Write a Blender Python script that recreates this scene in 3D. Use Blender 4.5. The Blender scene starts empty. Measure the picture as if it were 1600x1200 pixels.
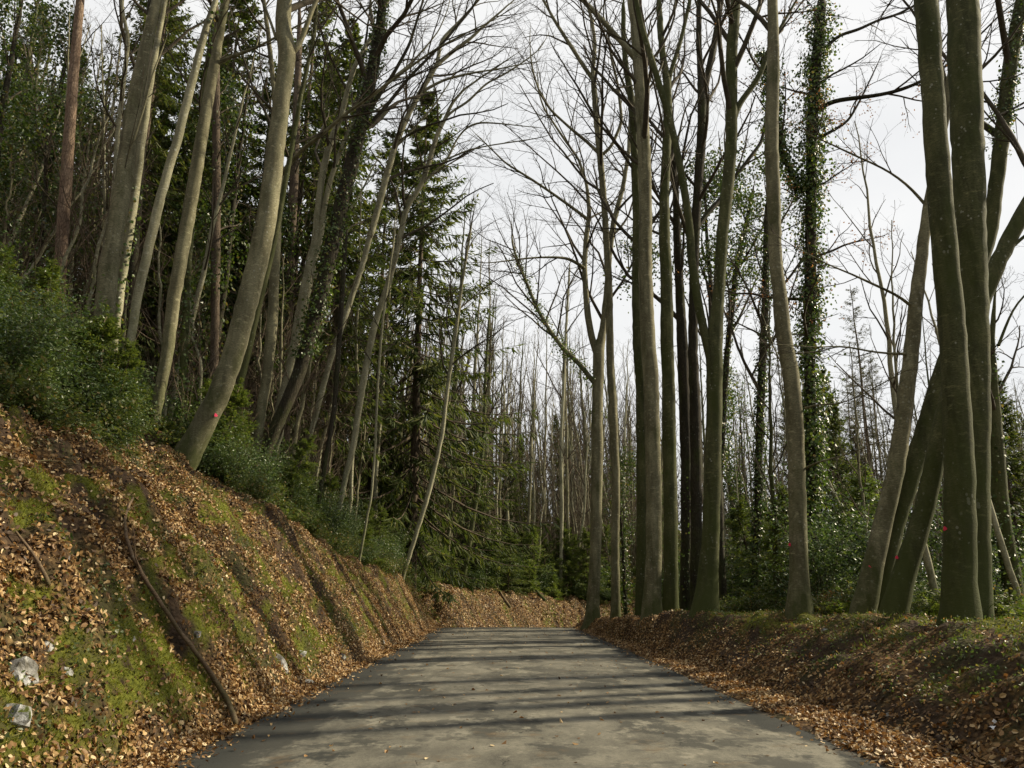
import bpy, math, numpy as np
from mathutils import Vector

rng = np.random.default_rng(7)
scene = bpy.context.scene
COL = scene.collection

# ------------------------------------------------------------------ camera
PITCH = math.radians(15.4)
FPX = 1200.0
EYE = np.array([0.0, 0.0, 1.5])
cam_d = bpy.data.cameras.new('camera')
cam = bpy.data.objects.new('camera', cam_d)
COL.objects.link(cam)
cam.location = EYE
cam.rotation_euler = (math.pi / 2 + PITCH, 0, 0)
cam_d.sensor_width = 36.0
cam_d.lens = 36.0 * FPX / 1600.0
cam_d.clip_start = 0.05
cam_d.clip_end = 5000
scene.camera = cam

# ------------------------------------------------------------------ light
SUN_EL, SUN_AZ = math.radians(32), math.radians(17)      # azimuth measured from +X towards +Y
world = bpy.data.worlds.new('World')
scene.world = world
world.use_nodes = True
wt = world.node_tree
wt.nodes.clear()
w_out = wt.nodes.new('ShaderNodeOutputWorld')
w_bg = wt.nodes.new('ShaderNodeBackground')
w_sky = wt.nodes.new('ShaderNodeTexSky')
w_sky.sky_type = 'NISHITA'
w_sky.sun_disc = False
w_sky.sun_elevation = SUN_EL
w_sky.sun_rotation = math.pi / 2 - SUN_AZ
w_sky.dust_density = 3.0
w_tc = wt.nodes.new('ShaderNodeTexCoord')
w_map = wt.nodes.new('ShaderNodeMapping')
w_map.inputs['Scale'].default_value = (1.5, 1.5, 4.0)
w_no = wt.nodes.new('ShaderNodeTexNoise')
w_no.inputs['Scale'].default_value = 1.6
w_no.inputs['Detail'].default_value = 5
w_rp = wt.nodes.new('ShaderNodeValToRGB')
w_rp.color_ramp.elements[0].position = 0.3
w_rp.color_ramp.elements[0].color = (8.2, 8.3, 8.35, 1)
w_rp.color_ramp.elements[1].position = 0.65
w_rp.color_ramp.elements[1].color = (9.5, 9.45, 9.3, 1)
w_mx = wt.nodes.new('ShaderNodeMix')
w_mx.data_type = 'RGBA'
w_mx.inputs[0].default_value = 0.9
wt.links.new(w_tc.outputs['Generated'], w_map.inputs['Vector'])
wt.links.new(w_map.outputs[0], w_no.inputs['Vector'])
wt.links.new(w_no.outputs['Fac'], w_rp.inputs[0])
wt.links.new(w_sky.outputs[0], w_mx.inputs[6])
wt.links.new(w_rp.outputs[0], w_mx.inputs[7])
wt.links.new(w_mx.outputs[2], w_bg.inputs['Color'])
w_bg.inputs['Strength'].default_value = 0.066
wt.links.new(w_bg.outputs[0], w_out.inputs[0])

sun_d = bpy.data.lights.new('sun', 'SUN')
sun_d.energy = 5.0
sun_d.angle = math.radians(2.2)
sun_d.color = (1.0, 0.87, 0.64)
sun = bpy.data.objects.new('sun', sun_d)
COL.objects.link(sun)
sdir = Vector((math.cos(SUN_EL) * math.cos(SUN_AZ), math.cos(SUN_EL) * math.sin(SUN_AZ), math.sin(SUN_EL)))
sun.rotation_euler = sdir.to_track_quat('Z', 'Y').to_euler()
sun.location = (30, 10, 40)
scene.view_settings.view_transform = 'Standard'
scene.view_settings.look = 'None'
scene.view_settings.exposure = 0.72
scene.view_settings.gamma = 1.0
scene.view_settings.use_curve_mapping = False
scene.cycles.max_bounces = 6
scene.cycles.transparent_max_bounces = 6

# ------------------------------------------------------------------ noise
def _h(ix, iy, iz, seed):
    h = (ix * 374761393 + iy * 668265263 + iz * 2147483647 + seed * 974634777) & 0xffffffff
    h = ((h ^ (h >> 13)) * 1274126177) & 0xffffffff
    return ((h ^ (h >> 16)) & 0xffff) / 65535.0

def vnoise(x, y, z=0.0, seed=0):
    x, y, z = np.broadcast_arrays(np.asarray(x, float), np.asarray(y, float), np.asarray(z, float))
    ix, iy, iz = np.floor(x).astype(np.int64), np.floor(y).astype(np.int64), np.floor(z).astype(np.int64)
    fx, fy, fz = x - ix, y - iy, z - iz
    fx, fy, fz = [f * f * (3 - 2 * f) for f in (fx, fy, fz)]
    r = 0
    for a in (0, 1):
        for b in (0, 1):
            for c in (0, 1):
                wgt = (fx if a else 1 - fx) * (fy if b else 1 - fy) * (fz if c else 1 - fz)
                r = r + wgt * _h(ix + a, iy + b, iz + c, seed)
    return r

def fbm(x, y, z=0.0, seed=0, oct=4):
    r, a, n = 0, 1.0, 0
    for i in range(oct):
        r = r + a * (vnoise(np.asarray(x) * 2 ** i, np.asarray(y) * 2 ** i, np.asarray(z) * 2 ** i, seed + i) - .5)
        n += a
        a *= .5
    return r / n * 2      # about -1..1

def sstep(a, b, x):
    t = np.clip((x - a) / (b - a), 0, 1)
    return t * t * (3 - 2 * t)

# ------------------------------------------------------------------ the lie of the land
RAD, ARC = 20.0, math.radians(75)
XC40 = 0.1 - 0.0003 * 1600
CX = XC40 + RAD
EX, EY = CX - RAD * math.cos(ARC), 40 + RAD * math.sin(ARC)

def road_ds(x, y):
    """signed distance right of the centre line and distance along it"""
    x = np.asarray(x, float); y = np.asarray(y, float)
    yc = np.clip(y, -60, 40)
    d1 = x - (0.1 - 0.0003 * np.maximum(yc, 0) ** 2)
    s1 = y
    r = np.hypot(x - CX, y - 40)
    a = np.arctan2(y - 40, CX - x)
    da, sa = RAD - r, 40 + RAD * a
    d2 = (x - EX) * math.cos(ARC) - (y - EY) * math.sin(ARC)
    s2 = 40 + RAD * ARC + (x - EX) * math.sin(ARC) + (y - EY) * math.cos(ARC)
    arc = (y >= 40) & (a <= ARC)
    st2 = ((y >= 40) & (a > ARC)) | ((y < 40) & (x > CX) & (np.abs(d2) < np.abs(d1)))
    d = np.where(arc, da, np.where(st2, d2, d1))
    s = np.where(arc, sa, np.where(st2, s2, s1))
    return d, s

def z_road(s):
    s = np.asarray(s, float)
    a = -.01 * np.clip(s - 38, 0, 3.5) ** 2
    return a - .07 * np.clip(s - 41.5, 0, 30)

def ground(x, y):
    x = np.asarray(x, float); y = np.asarray(y, float)
    d, s = road_ds(x, y)
    zr = z_road(s)
    # uphill side
    u = -d
    toe = 3.55 + .1 * fbm(s * .5, 0 * s, seed=3, oct=2)
    c = np.interp(s, [8, 18, 24, 33, 60], [6.9, 6.7, 5.8, 5.1, 5.6])
    H = np.interp(s, [8, 18, 24, 33, 45, 60], [4.45, 4.35, 3.4, 2.7, 2.9, 2.9])
    c = c + .3 * fbm(s * .25, u * .3, seed=5, oct=2)
    gully = np.exp(-((s - 43.6) / 1.9) ** 2)
    H = H * (1 - .62 * gully); c = c + 1.6 * gully; toe = toe + .35 * gully
    g = .14 + .86 * sstep(5, -12, x)
    t = np.clip((u - toe) / (c - toe), 0, 1)
    prof = t ** .82 * (1 - .12 * sstep(.7, 1, t))
    over = np.clip(u - c, 0, None)
    hill = .64 * np.minimum(over, 16) + .82 * np.clip(over - 16, 0, 45) + .1 * np.clip(over - 61, 0, 200)
    hill = hill * (1 - .72 * sstep(36, 70, y))
    zl = H * prof + hill * g + 9 * sstep(56, 105, y) * sstep(60, 15, x) * sstep(6, 16, u)
    amp_l = sstep(toe - .05, toe + .8, u)
    lump = .34 * fbm(x * .55, y * .55, seed=11) + .34 * fbm(x * 1.5, y * 1.5, seed=12, oct=3) + .17 * fbm(x * 4.2, y * 4.2, seed=13, oct=2) - .16 * np.abs(fbm(x * 1.1, y * .9, seed=17, oct=4))
    # ribs running down the bank
    rib = .05 * fbm(s * 1.1, u * .9, seed=14, oct=3) * sstep(0, .2, t) * (1 - sstep(.9, 1, t) * .5)
    zl = zl + amp_l * (lump + rib * 1.3)
    # valley side
    toe_r = np.interp(s, [7, 12, 21, 31, 40], [4.25, 4.2, 3.95, 3.6, 3.5]) + .1 * fbm(s * .4, 3 + 0 * s, seed=8, oct=2)
    cr = np.interp(s, [8, 14, 21, 24, 27, 31, 37], [6.35, 6.2, 5.0, 4.35, 4.15, 4.0, 4.0])
    Hr = np.interp(s, [2, 8, 12, 21, 24, 31, 37, 44], [1.5, 1.3, 1.15, 1.15, .97, .66, .4, .25])
    tr = np.clip((d - toe_r) / (cr - toe_r), 0, 1)
    ov = np.clip(d - cr, 0, None)
    fall = -.03 * np.minimum(ov, 5) - .17 * np.clip(ov - 5, 0, 90) - .02 * np.clip(ov - 95, 0, 400)
    zt = Hr * (tr ** .9 * (1 - .1 * sstep(.75, 1, tr))) + fall
    zt = zt + sstep(toe_r, toe_r + .7, d) * (.2 * fbm(x * .9, y * .9, seed=21) + .14 * fbm(x * 3, y * 3, seed=22, oct=3)) \
        + np.clip(ov - 6, 0, 12) * .05 * fbm(x * .2, y * .2, seed=23)
    under = -.07 + .10 * sstep(3.0, 3.45, np.abs(d)) + .012 * fbm(x * 5, y * 5, seed=31)
    z = np.where(d < 0, np.where(u < toe, under, zl + .03), np.where(d < toe_r, under, zt + .03))
    return z + zr

def masks(x, y):
    """moss and litter cover, 0..1"""
    d, s = road_ds(x, y)
    u = -d
    m = .55 * fbm(x * 1.6, y * 1.0, seed=41) + .95 * fbm(x * 4.2, y * 2.6, seed=42, oct=3)
    low = sstep(5.0, 3.7, u) * .36 * sstep(24, 10, s) - .10
    moss_l = sstep(.08, .26, m * 1.15 + low * .95) * sstep(3.5, 3.8, u) * (1 - .75 * sstep(6.4, 7.5, u))
    cr = np.interp(s, [8, 14, 21, 24, 27, 31, 37], [6.35, 6.2, 5.0, 4.35, 4.15, 4.0, 4.0])
    top = np.exp(-((d - cr - .15) / .6) ** 2) * .5
    moss_r = sstep(.22, .6, m + top) * .85 * sstep(4.6, 5.2, d)
    moss = np.where(d < 0, moss_l, moss_r)
    lit = .6 * fbm(x * 1.0 + 7, y * .6, seed=43) + .95 * fbm(x * 3.6, y * 2.2, seed=44, oct=3)
    leaf = sstep(-.3, .16, lit)
    dark = sstep(.1, .4, .6 * fbm(x * 1.6, y * 1.0 + 9, seed=45) + .6 * fbm(x * 5, y * 3, seed=46, oct=2))
    return moss, leaf, dark

def P(px, py, Y):
    dx = (px - 800) / FPX
    v = (600 - py) / FPX
    dy = math.cos(PITCH) - math.sin(PITCH) * v
    dz = math.sin(PITCH) + math.cos(PITCH) * v
    t = Y / dy
    return np.array([dx * t, Y, EYE[2] + dz * t]), t

def hit(px, py, tmin=3.0, tmax=120.0):
    dx = (px - 800) / FPX
    v = (600 - py) / FPX
    dr = np.array([dx, math.cos(PITCH) - math.sin(PITCH) * v, math.sin(PITCH) + math.cos(PITCH) * v])
    ts = np.arange(tmin, tmax, .04)
    q = EYE[None] + dr[None] * ts[:, None]
    below = q[:, 2] < ground(q[:, 0], q[:, 1])
    i = int(np.argmax(below))
    if not below[i]:
        i = len(ts) - 1
    return q[i]

# ------------------------------------------------------------------ mesh building
class Geo:
    def __init__(self):
        self.v, self.q, self.r, self.m, self.n = [], [], [], [], 0
    def add(self, v, q, rnd, mi=0):
        v = np.asarray(v, float).reshape(-1, 3)
        q = np.asarray(q, np.int64).reshape(-1, 4)
        self.v.append(v); self.q.append(q + self.n)
        self.r.append(np.broadcast_to(np.asarray(rnd, float), (len(v),)).copy())
        self.m.append(np.full(len(q), mi, np.int32))
        self.n += len(v)
    def mesh(self, name, mats, smooth=True):
        me = bpy.data.meshes.new(name)
        v = np.concatenate(self.v); q = np.concatenate(self.q); r = np.concatenate(self.r)
        me.vertices.add(len(v)); me.vertices.foreach_set('co', v.astype(np.float32).ravel())
        me.loops.add(len(q) * 4); me.loops.foreach_set('vertex_index', q.astype(np.int32).ravel())
        me.polygons.add(len(q)); me.polygons.foreach_set('loop_start', np.arange(0, len(q) * 4, 4, dtype=np.int32))
        me.polygons.foreach_set('use_smooth', np.full(len(q), smooth))
        me.polygons.foreach_set('material_index', np.concatenate(self.m))
        at = me.attributes.new('rnd', 'FLOAT', 'POINT'); at.data.foreach_set('value', r.astype(np.float32))
        me.update(calc_edges=True)
        for m in (mats if isinstance(mats, (list, tuple)) else [mats]):
            me.materials.append(m)
        return me

def link(name, me, parent=None, loc=(0, 0, 0), **props):
    o = bpy.data.objects.new(name, me)
    COL.objects.link(o)
    o.location = loc
    if parent is not None:
        o.parent = parent
    for k, v in props.items():
        o[k] = v
    return o

def root(name, loc, label, cat, group=None):
    o = link(name, None, None, loc, label=label, category=cat)
    o.empty_display_size = .3
    if group:
        o['group'] = group
    return o

def unit(a):
    return a / np.maximum(np.linalg.norm(a, axis=-1, keepdims=True), 1e-9)

def frames(T):
    ref = np.where(np.abs(T[..., 2:3]) > .75, np.array([0., 1., 0.]), np.array([0., 0., 1.]))
    A = unit(np.cross(T, ref))
    return A, np.cross(T, A)

def tubes(g, Pn, R, sides=4, rnd=None, mi=0, lobes=None):
    m, n, _ = Pn.shape
    T = unit(np.gradient(Pn, axis=1))
    meanT = unit(T.mean(axis=1, keepdims=True))
    ref = np.where(np.abs(meanT[..., 2:3]) > .75, np.array([0., 1., 0.]), np.array([0., 0., 1.]))
    A = unit(np.cross(T, np.broadcast_to(ref, T.shape)))
    B = np.cross(T, A)
    th = np.arange(sides) / sides * 2 * math.pi
    rr = R[:, :, None, None] * (1 if lobes is None else lobes[..., None])
    V = Pn[:, :, None] + rr * (A[:, :, None] * np.cos(th)[:, None] + B[:, :, None] * np.sin(th)[:, None])
    base = (np.arange(m) * n * sides)[:, None, None] + (np.arange(n - 1) * sides)[None, :, None]
    k = np.arange(sides)[None, None]
    k2 = (k + 1) % sides
    Q = np.stack([base + k, base + k2, base + sides + k2, base + sides + k], -1)
    if rnd is None:
        rnd = rng.random(m)
    g.add(V.reshape(-1, 3), Q, np.repeat(np.broadcast_to(rnd, (m,)), n * sides), mi)

def diamonds(g, p0, dr, ln, side, w, fold=0.0, rnd=None, mi=0):
    """leaf-like folded lozenges"""
    n = len(p0)
    nr = np.cross(dr, side)
    ln = np.broadcast_to(ln, (n,))[:, None]; w = np.broadcast_to(w, (n,))[:, None]
    mid = p0 + dr * ln * .45
    f = nr * np.asarray(fold * ln if np.isscalar(fold) else fold[:, None] * ln)
    V = np.stack([p0, mid + side * w / 2 + f, p0 + dr * ln, mid - side * w / 2 + f], 1)
    Q = np.arange(n * 4).reshape(n, 4)
    if rnd is None:
        rnd = rng.random(n)
    g.add(V.reshape(-1, 3), Q, np.repeat(rnd, 4), mi)

def ovate(g, p0, dr, ln, side, w, fold, rnd, curl):
    """small ovate leaf, folded along its midrib and curled: two four-cornered halves"""
    n = len(p0); nr = np.cross(dr, side)
    ln = ln[:, None]; w = w[:, None]; f = (fold[:, None] * ln); c = curl[:, None] * ln
    a = p0; b = p0 + dr * ln - nr * c
    l1 = p0 + dr * ln * .3 + side * w * .5 + nr * f; l2 = p0 + dr * ln * .72 + side * w * .4 + nr * (f - c * .6)
    r1 = p0 + dr * ln * .3 - side * w * .5 + nr * f; r2 = p0 + dr * ln * .72 - side * w * .4 + nr * (f - c * .6)
    V_ = np.stack([a, l1, l2, b, r2, r1], 1)
    k = np.arange(n)[:, None] * 6
    Q_ = np.stack([k + np.array([[0, 1, 2, 3]]), k + np.array([[0, 3, 4, 5]])], 1)
    g.add(V_.reshape(-1, 3), Q_, np.repeat(rnd, 6))

def rdir(n, zs=1.0):
    a = rng.normal(size=(n, 3)); a[:, 2] *= zs
    return unit(a)

def perp(d):
    r = rng.normal(size=d.shape)
    return unit(np.cross(d, r))

def grow(Pn, R, k, t0, t1, a0, a1, lr, n, rr, trop=(0, 0, .1), wig=.12, fall=.5, rmin=.003, absL=None):
    m, n0, _ = Pn.shape
    t = t0 + (t1 - t0) * (np.arange(k)[None] + rng.random((m, k))) / k
    f = t * (n0 - 1)
    i = np.clip(np.floor(f).astype(int), 0, n0 - 2)
    fr = (f - i)[..., None]
    mi = np.arange(m)[:, None]
    p = Pn[mi, i] * (1 - fr) + Pn[mi, i + 1] * fr
    r = R[mi, i] * (1 - fr[..., 0]) + R[mi, i + 1] * fr[..., 0]
    T = unit(Pn[mi, i + 1] - Pn[mi, i])
    A, B = frames(T)
    phi = (np.arange(k)[None] * 2.4 + rng.random((m, 1)) * 6.3 + rng.normal(size=(m, k)) * .5)[..., None]
    al = (a0 + (a1 - a0) * rng.random((m, k)))[..., None]
    d = np.cos(al) * T + np.sin(al) * (A * np.cos(phi) + B * np.sin(phi))
    L = np.linalg.norm(np.diff(Pn, axis=1), axis=2).sum(1)[:, None] if absL is None else absL
    ln = L * lr * (1 - fall * (t - t0) / max(1 - t0, .01)) * (.6 + .7 * rng.random((m, k)))
    p = p.reshape(-1, 3); d = d.reshape(-1, 3); ln = ln.reshape(-1); r = r.reshape(-1)
    out = [p]
    st = ln / (n - 1)
    trop = np.asarray(trop)
    for j in range(n - 1):
        p = p + d * st[:, None]
        out.append(p)
        d = unit(d + trop + wig * rng.normal(size=d.shape))
    out = np.stack(out, 1)
    r0 = np.maximum(np.minimum(r * rr, ln * .017 + .003), rmin)
    Rn = r0[:, None] * np.linspace(1, .3, n)[None]
    return out, np.maximum(Rn, rmin * .6)

def resample(pts, rad, step):
    pts = np.asarray(pts, float); rad = np.asarray(rad, float)
    sg = np.linalg.norm(np.diff(pts, axis=0), axis=1)
    L = np.concatenate([[0], np.cumsum(sg)])
    n = max(int(L[-1] / step), 4)
    t = np.linspace(0, L[-1], n)
    # smooth: interpolate linearly then run a small kernel
    q = np.stack([np.interp(t, L, pts[:, c]) for c in range(3)], 1)
    r = np.interp(t, L, rad)
    for _ in range(max(1, int(1.2 / step / 2))):
        q[1:-1] = (q[:-2] + 2 * q[1:-1] + q[2:]) / 4
        r[1:-1] = (r[:-2] + 2 * r[1:-1] + r[2:]) / 4
    return q, r

# ------------------------------------------------------------------ materials
def newmat(name):
    m = bpy.data.materials.new(name); m.use_nodes = True
    nt = m.node_tree; nt.nodes.clear()
    out = nt.nodes.new('ShaderNodeOutputMaterial')
    return m, nt, out

class N:
    """little helper round a node tree"""
    def __init__(self, nt):
        self.nt = nt
    def node(self, kind, **kw):
        n = self.nt.nodes.new(kind)
        for k, v in kw.items():
            setattr(n, k, v)
        return n
    def sock(self, s, v):
        if isinstance(v, bpy.types.NodeSocket):
            self.nt.links.new(v, s)
        else:
            s.default_value = v
    def noise(self, vec, scale, detail=4, rough=.55, out='Fac'):
        n = self.node('ShaderNodeTexNoise')
        self.sock(n.inputs['Vector'], vec)
        n.inputs['Scale'].default_value = scale; n.inputs['Detail'].default_value = detail
        n.inputs['Roughness'].default_value = rough
        return n.outputs[out]
    def vor(self, vec, scale, feature='F1', out='Distance', rand=1.0):
        n = self.node('ShaderNodeTexVoronoi', feature=feature)
        self.sock(n.inputs['Vector'], vec)
        n.inputs['Scale'].default_value = scale
        n.inputs['Randomness'].default_value = rand
        return n.outputs[out]
    def map(self, vec, scale=(1, 1, 1), rot=(0, 0, 0)):
        n = self.node('ShaderNodeMapping')
        self.sock(n.inputs['Vector'], vec)
        n.inputs['Scale'].default_value = scale; n.inputs['Rotation'].default_value = rot
        return n.outputs[0]
    def ramp(self, fac, stops, interp='LINEAR'):
        n = self.node('ShaderNodeValToRGB')
        cr = n.color_ramp; cr.interpolation = interp
        while len(cr.elements) < len(stops):
            cr.elements.new(.5)
        for e, (p, c) in zip(cr.elements, stops):
            e.position = p
            e.color = (*c, 1) if not np.isscalar(c) else (c, c, c, 1)
        self.sock(n.inputs[0], fac)
        return n.outputs[0]
    def mix(self, fac, a, b, mode='MIX'):
        n = self.node('ShaderNodeMix', data_type='RGBA', blend_type=mode)
        self.sock(n.inputs[0], fac)
        for s, v in ((n.inputs[6], a), (n.inputs[7], b)):
            self.sock(s, v if isinstance(v, bpy.types.NodeSocket) else (*v, 1))
        return n.outputs[2]
    def math(self, op, a, b=0.0, clamp=False):
        n = self.node('ShaderNodeMath', operation=op, use_clamp=clamp)
        self.sock(n.inputs[0], a); self.sock(n.inputs[1], b)
        return n.outputs[0]
    def attr(self, name):
        return self.node('ShaderNodeAttribute', attribute_name=name).outputs['Fac']
    def bump(self, h, strength=.5, dist=.02):
        n = self.node('ShaderNodeBump')
        self.sock(n.inputs['Height'], h)
        n.inputs['Strength'].default_value = strength; n.inputs['Distance'].default_value = dist
        return n.outputs[0]
    def bsdf(self, col, rough=.8, spec=.2, normal=None):
        n = self.node('ShaderNodeBsdfPrincipled')
        self.sock(n.inputs['Base Color'], col if isinstance(col, bpy.types.NodeSocket) else (*col, 1))
        self.sock(n.inputs['Roughness'], rough)
        n.inputs['Specular IOR Level'].default_value = spec
        if normal is not None:
            self.sock(n.inputs['Normal'], normal)
        return n.outputs[0]

def bark_mat(name, dark, light, moss=.5, spots=.5, fissure=0.0, mosscol=(.045, .055, .014), bark_scale=1.0):
    m, nt, out = newmat(name); n = N(nt)
    co = n.node('ShaderNodeTexCoord').outputs['Object']
    big = n.noise(n.map(co, (2.2, 2.2, .7)), 1.5 * bark_scale, 5, .6)
    fine = n.noise(n.map(co, (9, 9, 30)), 2.2, 5, .65)
    c = n.mix(n.ramp(big, [(.32, 0), (.68, 1)]), dark, light)
    c = n.mix(n.ramp(fine, [(.35, .75), (.7, 0)]), c, tuple(x * .45 for x in dark))
    stk = n.noise(n.map(co, (3.2, 3.2, .32)), 1.6, 6, .6)
    c = n.mix(n.ramp(stk, [(.50, 0), (.66, .75)]), c, tuple(x * .55 for x in dark))
    c = n.mix(n.ramp(n.noise(n.map(co, (1, 1, 2.2)), 5.5, 6, .7), [(.56, 0), (.7, .55)]), c, tuple(min(x * 1.35, .5) for x in light))
    if spots:
        v = n.vor(n.map(co, (1, 1, .8)), 9)
        thr = n.noise(co, 3, 2)
        sp = n.math('LESS_THAN', v, n.math('MULTIPLY', thr, .36))
        msk = n.math('MULTIPLY', sp, n.math('GREATER_THAN', n.noise(co, 1.3, 3), .5))
        c = n.mix(n.math('MULTIPLY', msk, spots), c, (.42, .43, .36))
    if moss:
        mm = n.noise(n.map(co, (1, 1, .5)), 1.9, 6, .65)
        zz = n.node('ShaderNodeSeparateXYZ'); n.sock(zz.inputs[0], co)
        lowf = n.math('MULTIPLY', n.ramp(n.math('MULTIPLY', zz.outputs[2], .3, True), [(0, 1), (1, 0)]), .22)
        f = n.ramp(n.math('ADD', mm, lowf), [(.62 - .28 * moss, 0), (.86 - .28 * moss, 1)])
        c = n.mix(n.math('MULTIPLY', f, .85), c, mosscol)
    h = n.math('ADD', n.math('MULTIPLY', fine, .6), n.math('MULTIPLY', big, 1.0))
    if fissure:
        w = n.vor(n.map(co, (14, 14, 2.6)), 1.4, 'DISTANCE_TO_EDGE')
        fz = n.ramp(w, [(0, 0), (.16, 1)])
        c = n.mix(n.math('MULTIPLY', n.math('SUBTRACT', 1.0, fz), fissure), c, tuple(x * .3 for x in dark))
        h = n.math('ADD', h, n.math('MULTIPLY', fz, fissure))
    nt.links.new(n.bsdf(c, .85, .15, n.bump(h, .7, .02)), out.inputs[0])
    return m

def leaf_mat(name, stops, trans=.3, rough=.5, spec=.3, var=.35, trcol=None):
    m, nt, out = newmat(name); n = N(nt)
    r = n.attr('rnd')
    oi = n.node('ShaderNodeObjectInfo').outputs['Random']
    c = n.ramp(r, stops)
    hs = n.node('ShaderNodeHueSaturation')
    n.sock(hs.inputs['Color'], c)
    n.sock(hs.inputs['Value'], n.math('ADD', n.math('MULTIPLY', oi, var), 1 - var / 2))
    c = hs.outputs[0]
    a = n.bsdf(c, rough, spec)
    t = n.node('ShaderNodeBsdfTranslucent')
    n.sock(t.inputs[0], n.mix(1.0, c, trcol or (1.2, 1.25, .7), 'MULTIPLY'))
    mx = n.node('ShaderNodeMixShader'); mx.inputs[0].default_value = trans
    nt.links.new(a, mx.inputs[1]); nt.links.new(t.outputs[0], mx.inputs[2])
    nt.links.new(mx.outputs[0], out.inputs[0])
    return m

M = {}
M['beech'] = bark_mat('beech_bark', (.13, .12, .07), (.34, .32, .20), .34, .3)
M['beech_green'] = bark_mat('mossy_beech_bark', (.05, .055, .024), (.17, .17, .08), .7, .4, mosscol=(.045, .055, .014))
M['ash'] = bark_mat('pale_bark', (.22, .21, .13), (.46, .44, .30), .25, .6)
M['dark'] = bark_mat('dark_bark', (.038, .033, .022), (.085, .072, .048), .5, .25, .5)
M['pine'] = bark_mat('pine_bark', (.24, .16, .11), (.40, .30, .22), .06, 0, .7)
M['spruce_bark'] = bark_mat('spruce_bark', (.12, .09, .065), (.22, .17, .12), .3, .3, .6)
M['twig'] = bark_mat('twig_bark', (.06, .05, .034), (.12, .10, .07), .3, 0)
M['twig_brown'] = bark_mat('brown_twig_bark', (.10, .075, .05), (.19, .145, .10), .1, 0)
M['stick'] = bark_mat('dead_branch_bark', (.13, .09, .055), (.24, .17, .11), .1, .1)
M['ivy'] = leaf_mat('ivy_leaves', [(0, (.03, .055, .012)), (.6, (.06, .10, .02)), (.9, (.11, .145, .03)), (1, (.18, .13, .045))], .38, .4, .45)
M['holly'] = leaf_mat('holly_leaves', [(0, (.035, .065, .02)), (.6, (.07, .115, .035)), (1, (.14, .18, .06))], .3, .42, .45)
M['bramble'] = leaf_mat('bramble_leaves', [(0, (.05, .08, .02)), (.5, (.09, .12, .035)), (.85, (.14, .15, .05)), (1, (.26, .16, .07))], .4, .45, .4)
M['fir'] = leaf_mat('fir_needles', [(0, (.05, .08, .018)), (.5, (.10, .14, .028)), (1, (.18, .2, .045))], .45, .6, .25)
M['spruce'] = leaf_mat('spruce_needles', [(0, (.03, .05, .013)), (.6, (.075, .10, .025)), (1, (.15, .155, .045))], .4, .6, .2)
M['larch'] = leaf_mat('sparse_needles', [(0, (.05, .055, .03)), (.6, (.085, .085, .05)), (1, (.13, .12, .07))], .35, .7, .2)
M['deadleaf'] = leaf_mat('dead_leaves', [(0, (.14, .075, .035)), (.6, (.24, .135, .06)), (1, (.36, .24, .12))], .35, .6, .2, trcol=(1.3, 1, .6))
M['litter'] = leaf_mat('litter_leaves', [(0, (.05, .028, .012)), (.25, (.13, .068, .025)), (.5, (.26, .15, .055)), (.78, (.42, .28, .12)), (1, (.58, .46, .27))], .15, .55, .3, .0, trcol=(1.2, .9, .6))
M['grass'] = leaf_mat('grass_blades', [(0, (.05, .075, .015)), (.5, (.1, .125, .025)), (.75, (.2, .18, .06)), (1, (.38, .3, .16))], .4, .6, .2, 0)
M['moss'] = leaf_mat('moss_tufts', [(0, (.07, .085, .012)), (.5, (.16, .17, .02)), (1, (.28, .26, .045))], .3, .8, .1, 0)

def simple(name, col, rough=.7, spec=.3):
    m, nt, out = newmat(name); n = N(nt)
    co = n.node('ShaderNodeTexCoord').outputs['Object']
    f = n.noise(co, 20, 4)
    c = n.mix(n.ramp(f, [(.4, 0), (.65, 1)]), col, tuple(x * .75 for x in col))
    nt.links.new(n.bsdf(c, rough, spec), out.inputs[0])
    return m
M['paint'] = simple('pink_marking_paint', (.85, .05, .13))
M['paper'] = simple('white_paper', (.75, .76, .78))
M['cut'] = bark_mat('sawn_wood', (.3, .2, .11), (.42, .3, .17), 0, 0)

def rock_mat():
    m, nt, out = newmat('limestone'); n = N(nt)
    co = n.node('ShaderNodeTexCoord').outputs['Object']
    a = n.noise(co, 4, 8, .65)
    c = n.ramp(a, [(.36, (.06, .055, .04)), (.48, (.24, .235, .215)), (.62, (.52, .53, .53))])
    up = n.node('ShaderNodeSeparateXYZ'); n.sock(up.inputs[0], n.node('ShaderNodeNewGeometry').outputs['Normal'])
    mo = n.math('ADD', n.noise(co, 6, 4), n.math('MULTIPLY', up.outputs[2], .1))
    c = n.mix(n.ramp(mo, [(.6, 0), (.67, 1)]), c, (.07, .085, .015))
    nt.links.new(n.bsdf(c, .85, .2, n.bump(n.noise(co, 14, 8, .7), .8, .03)), out.inputs[0])
    return m
M['rock'] = rock_mat()

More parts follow.
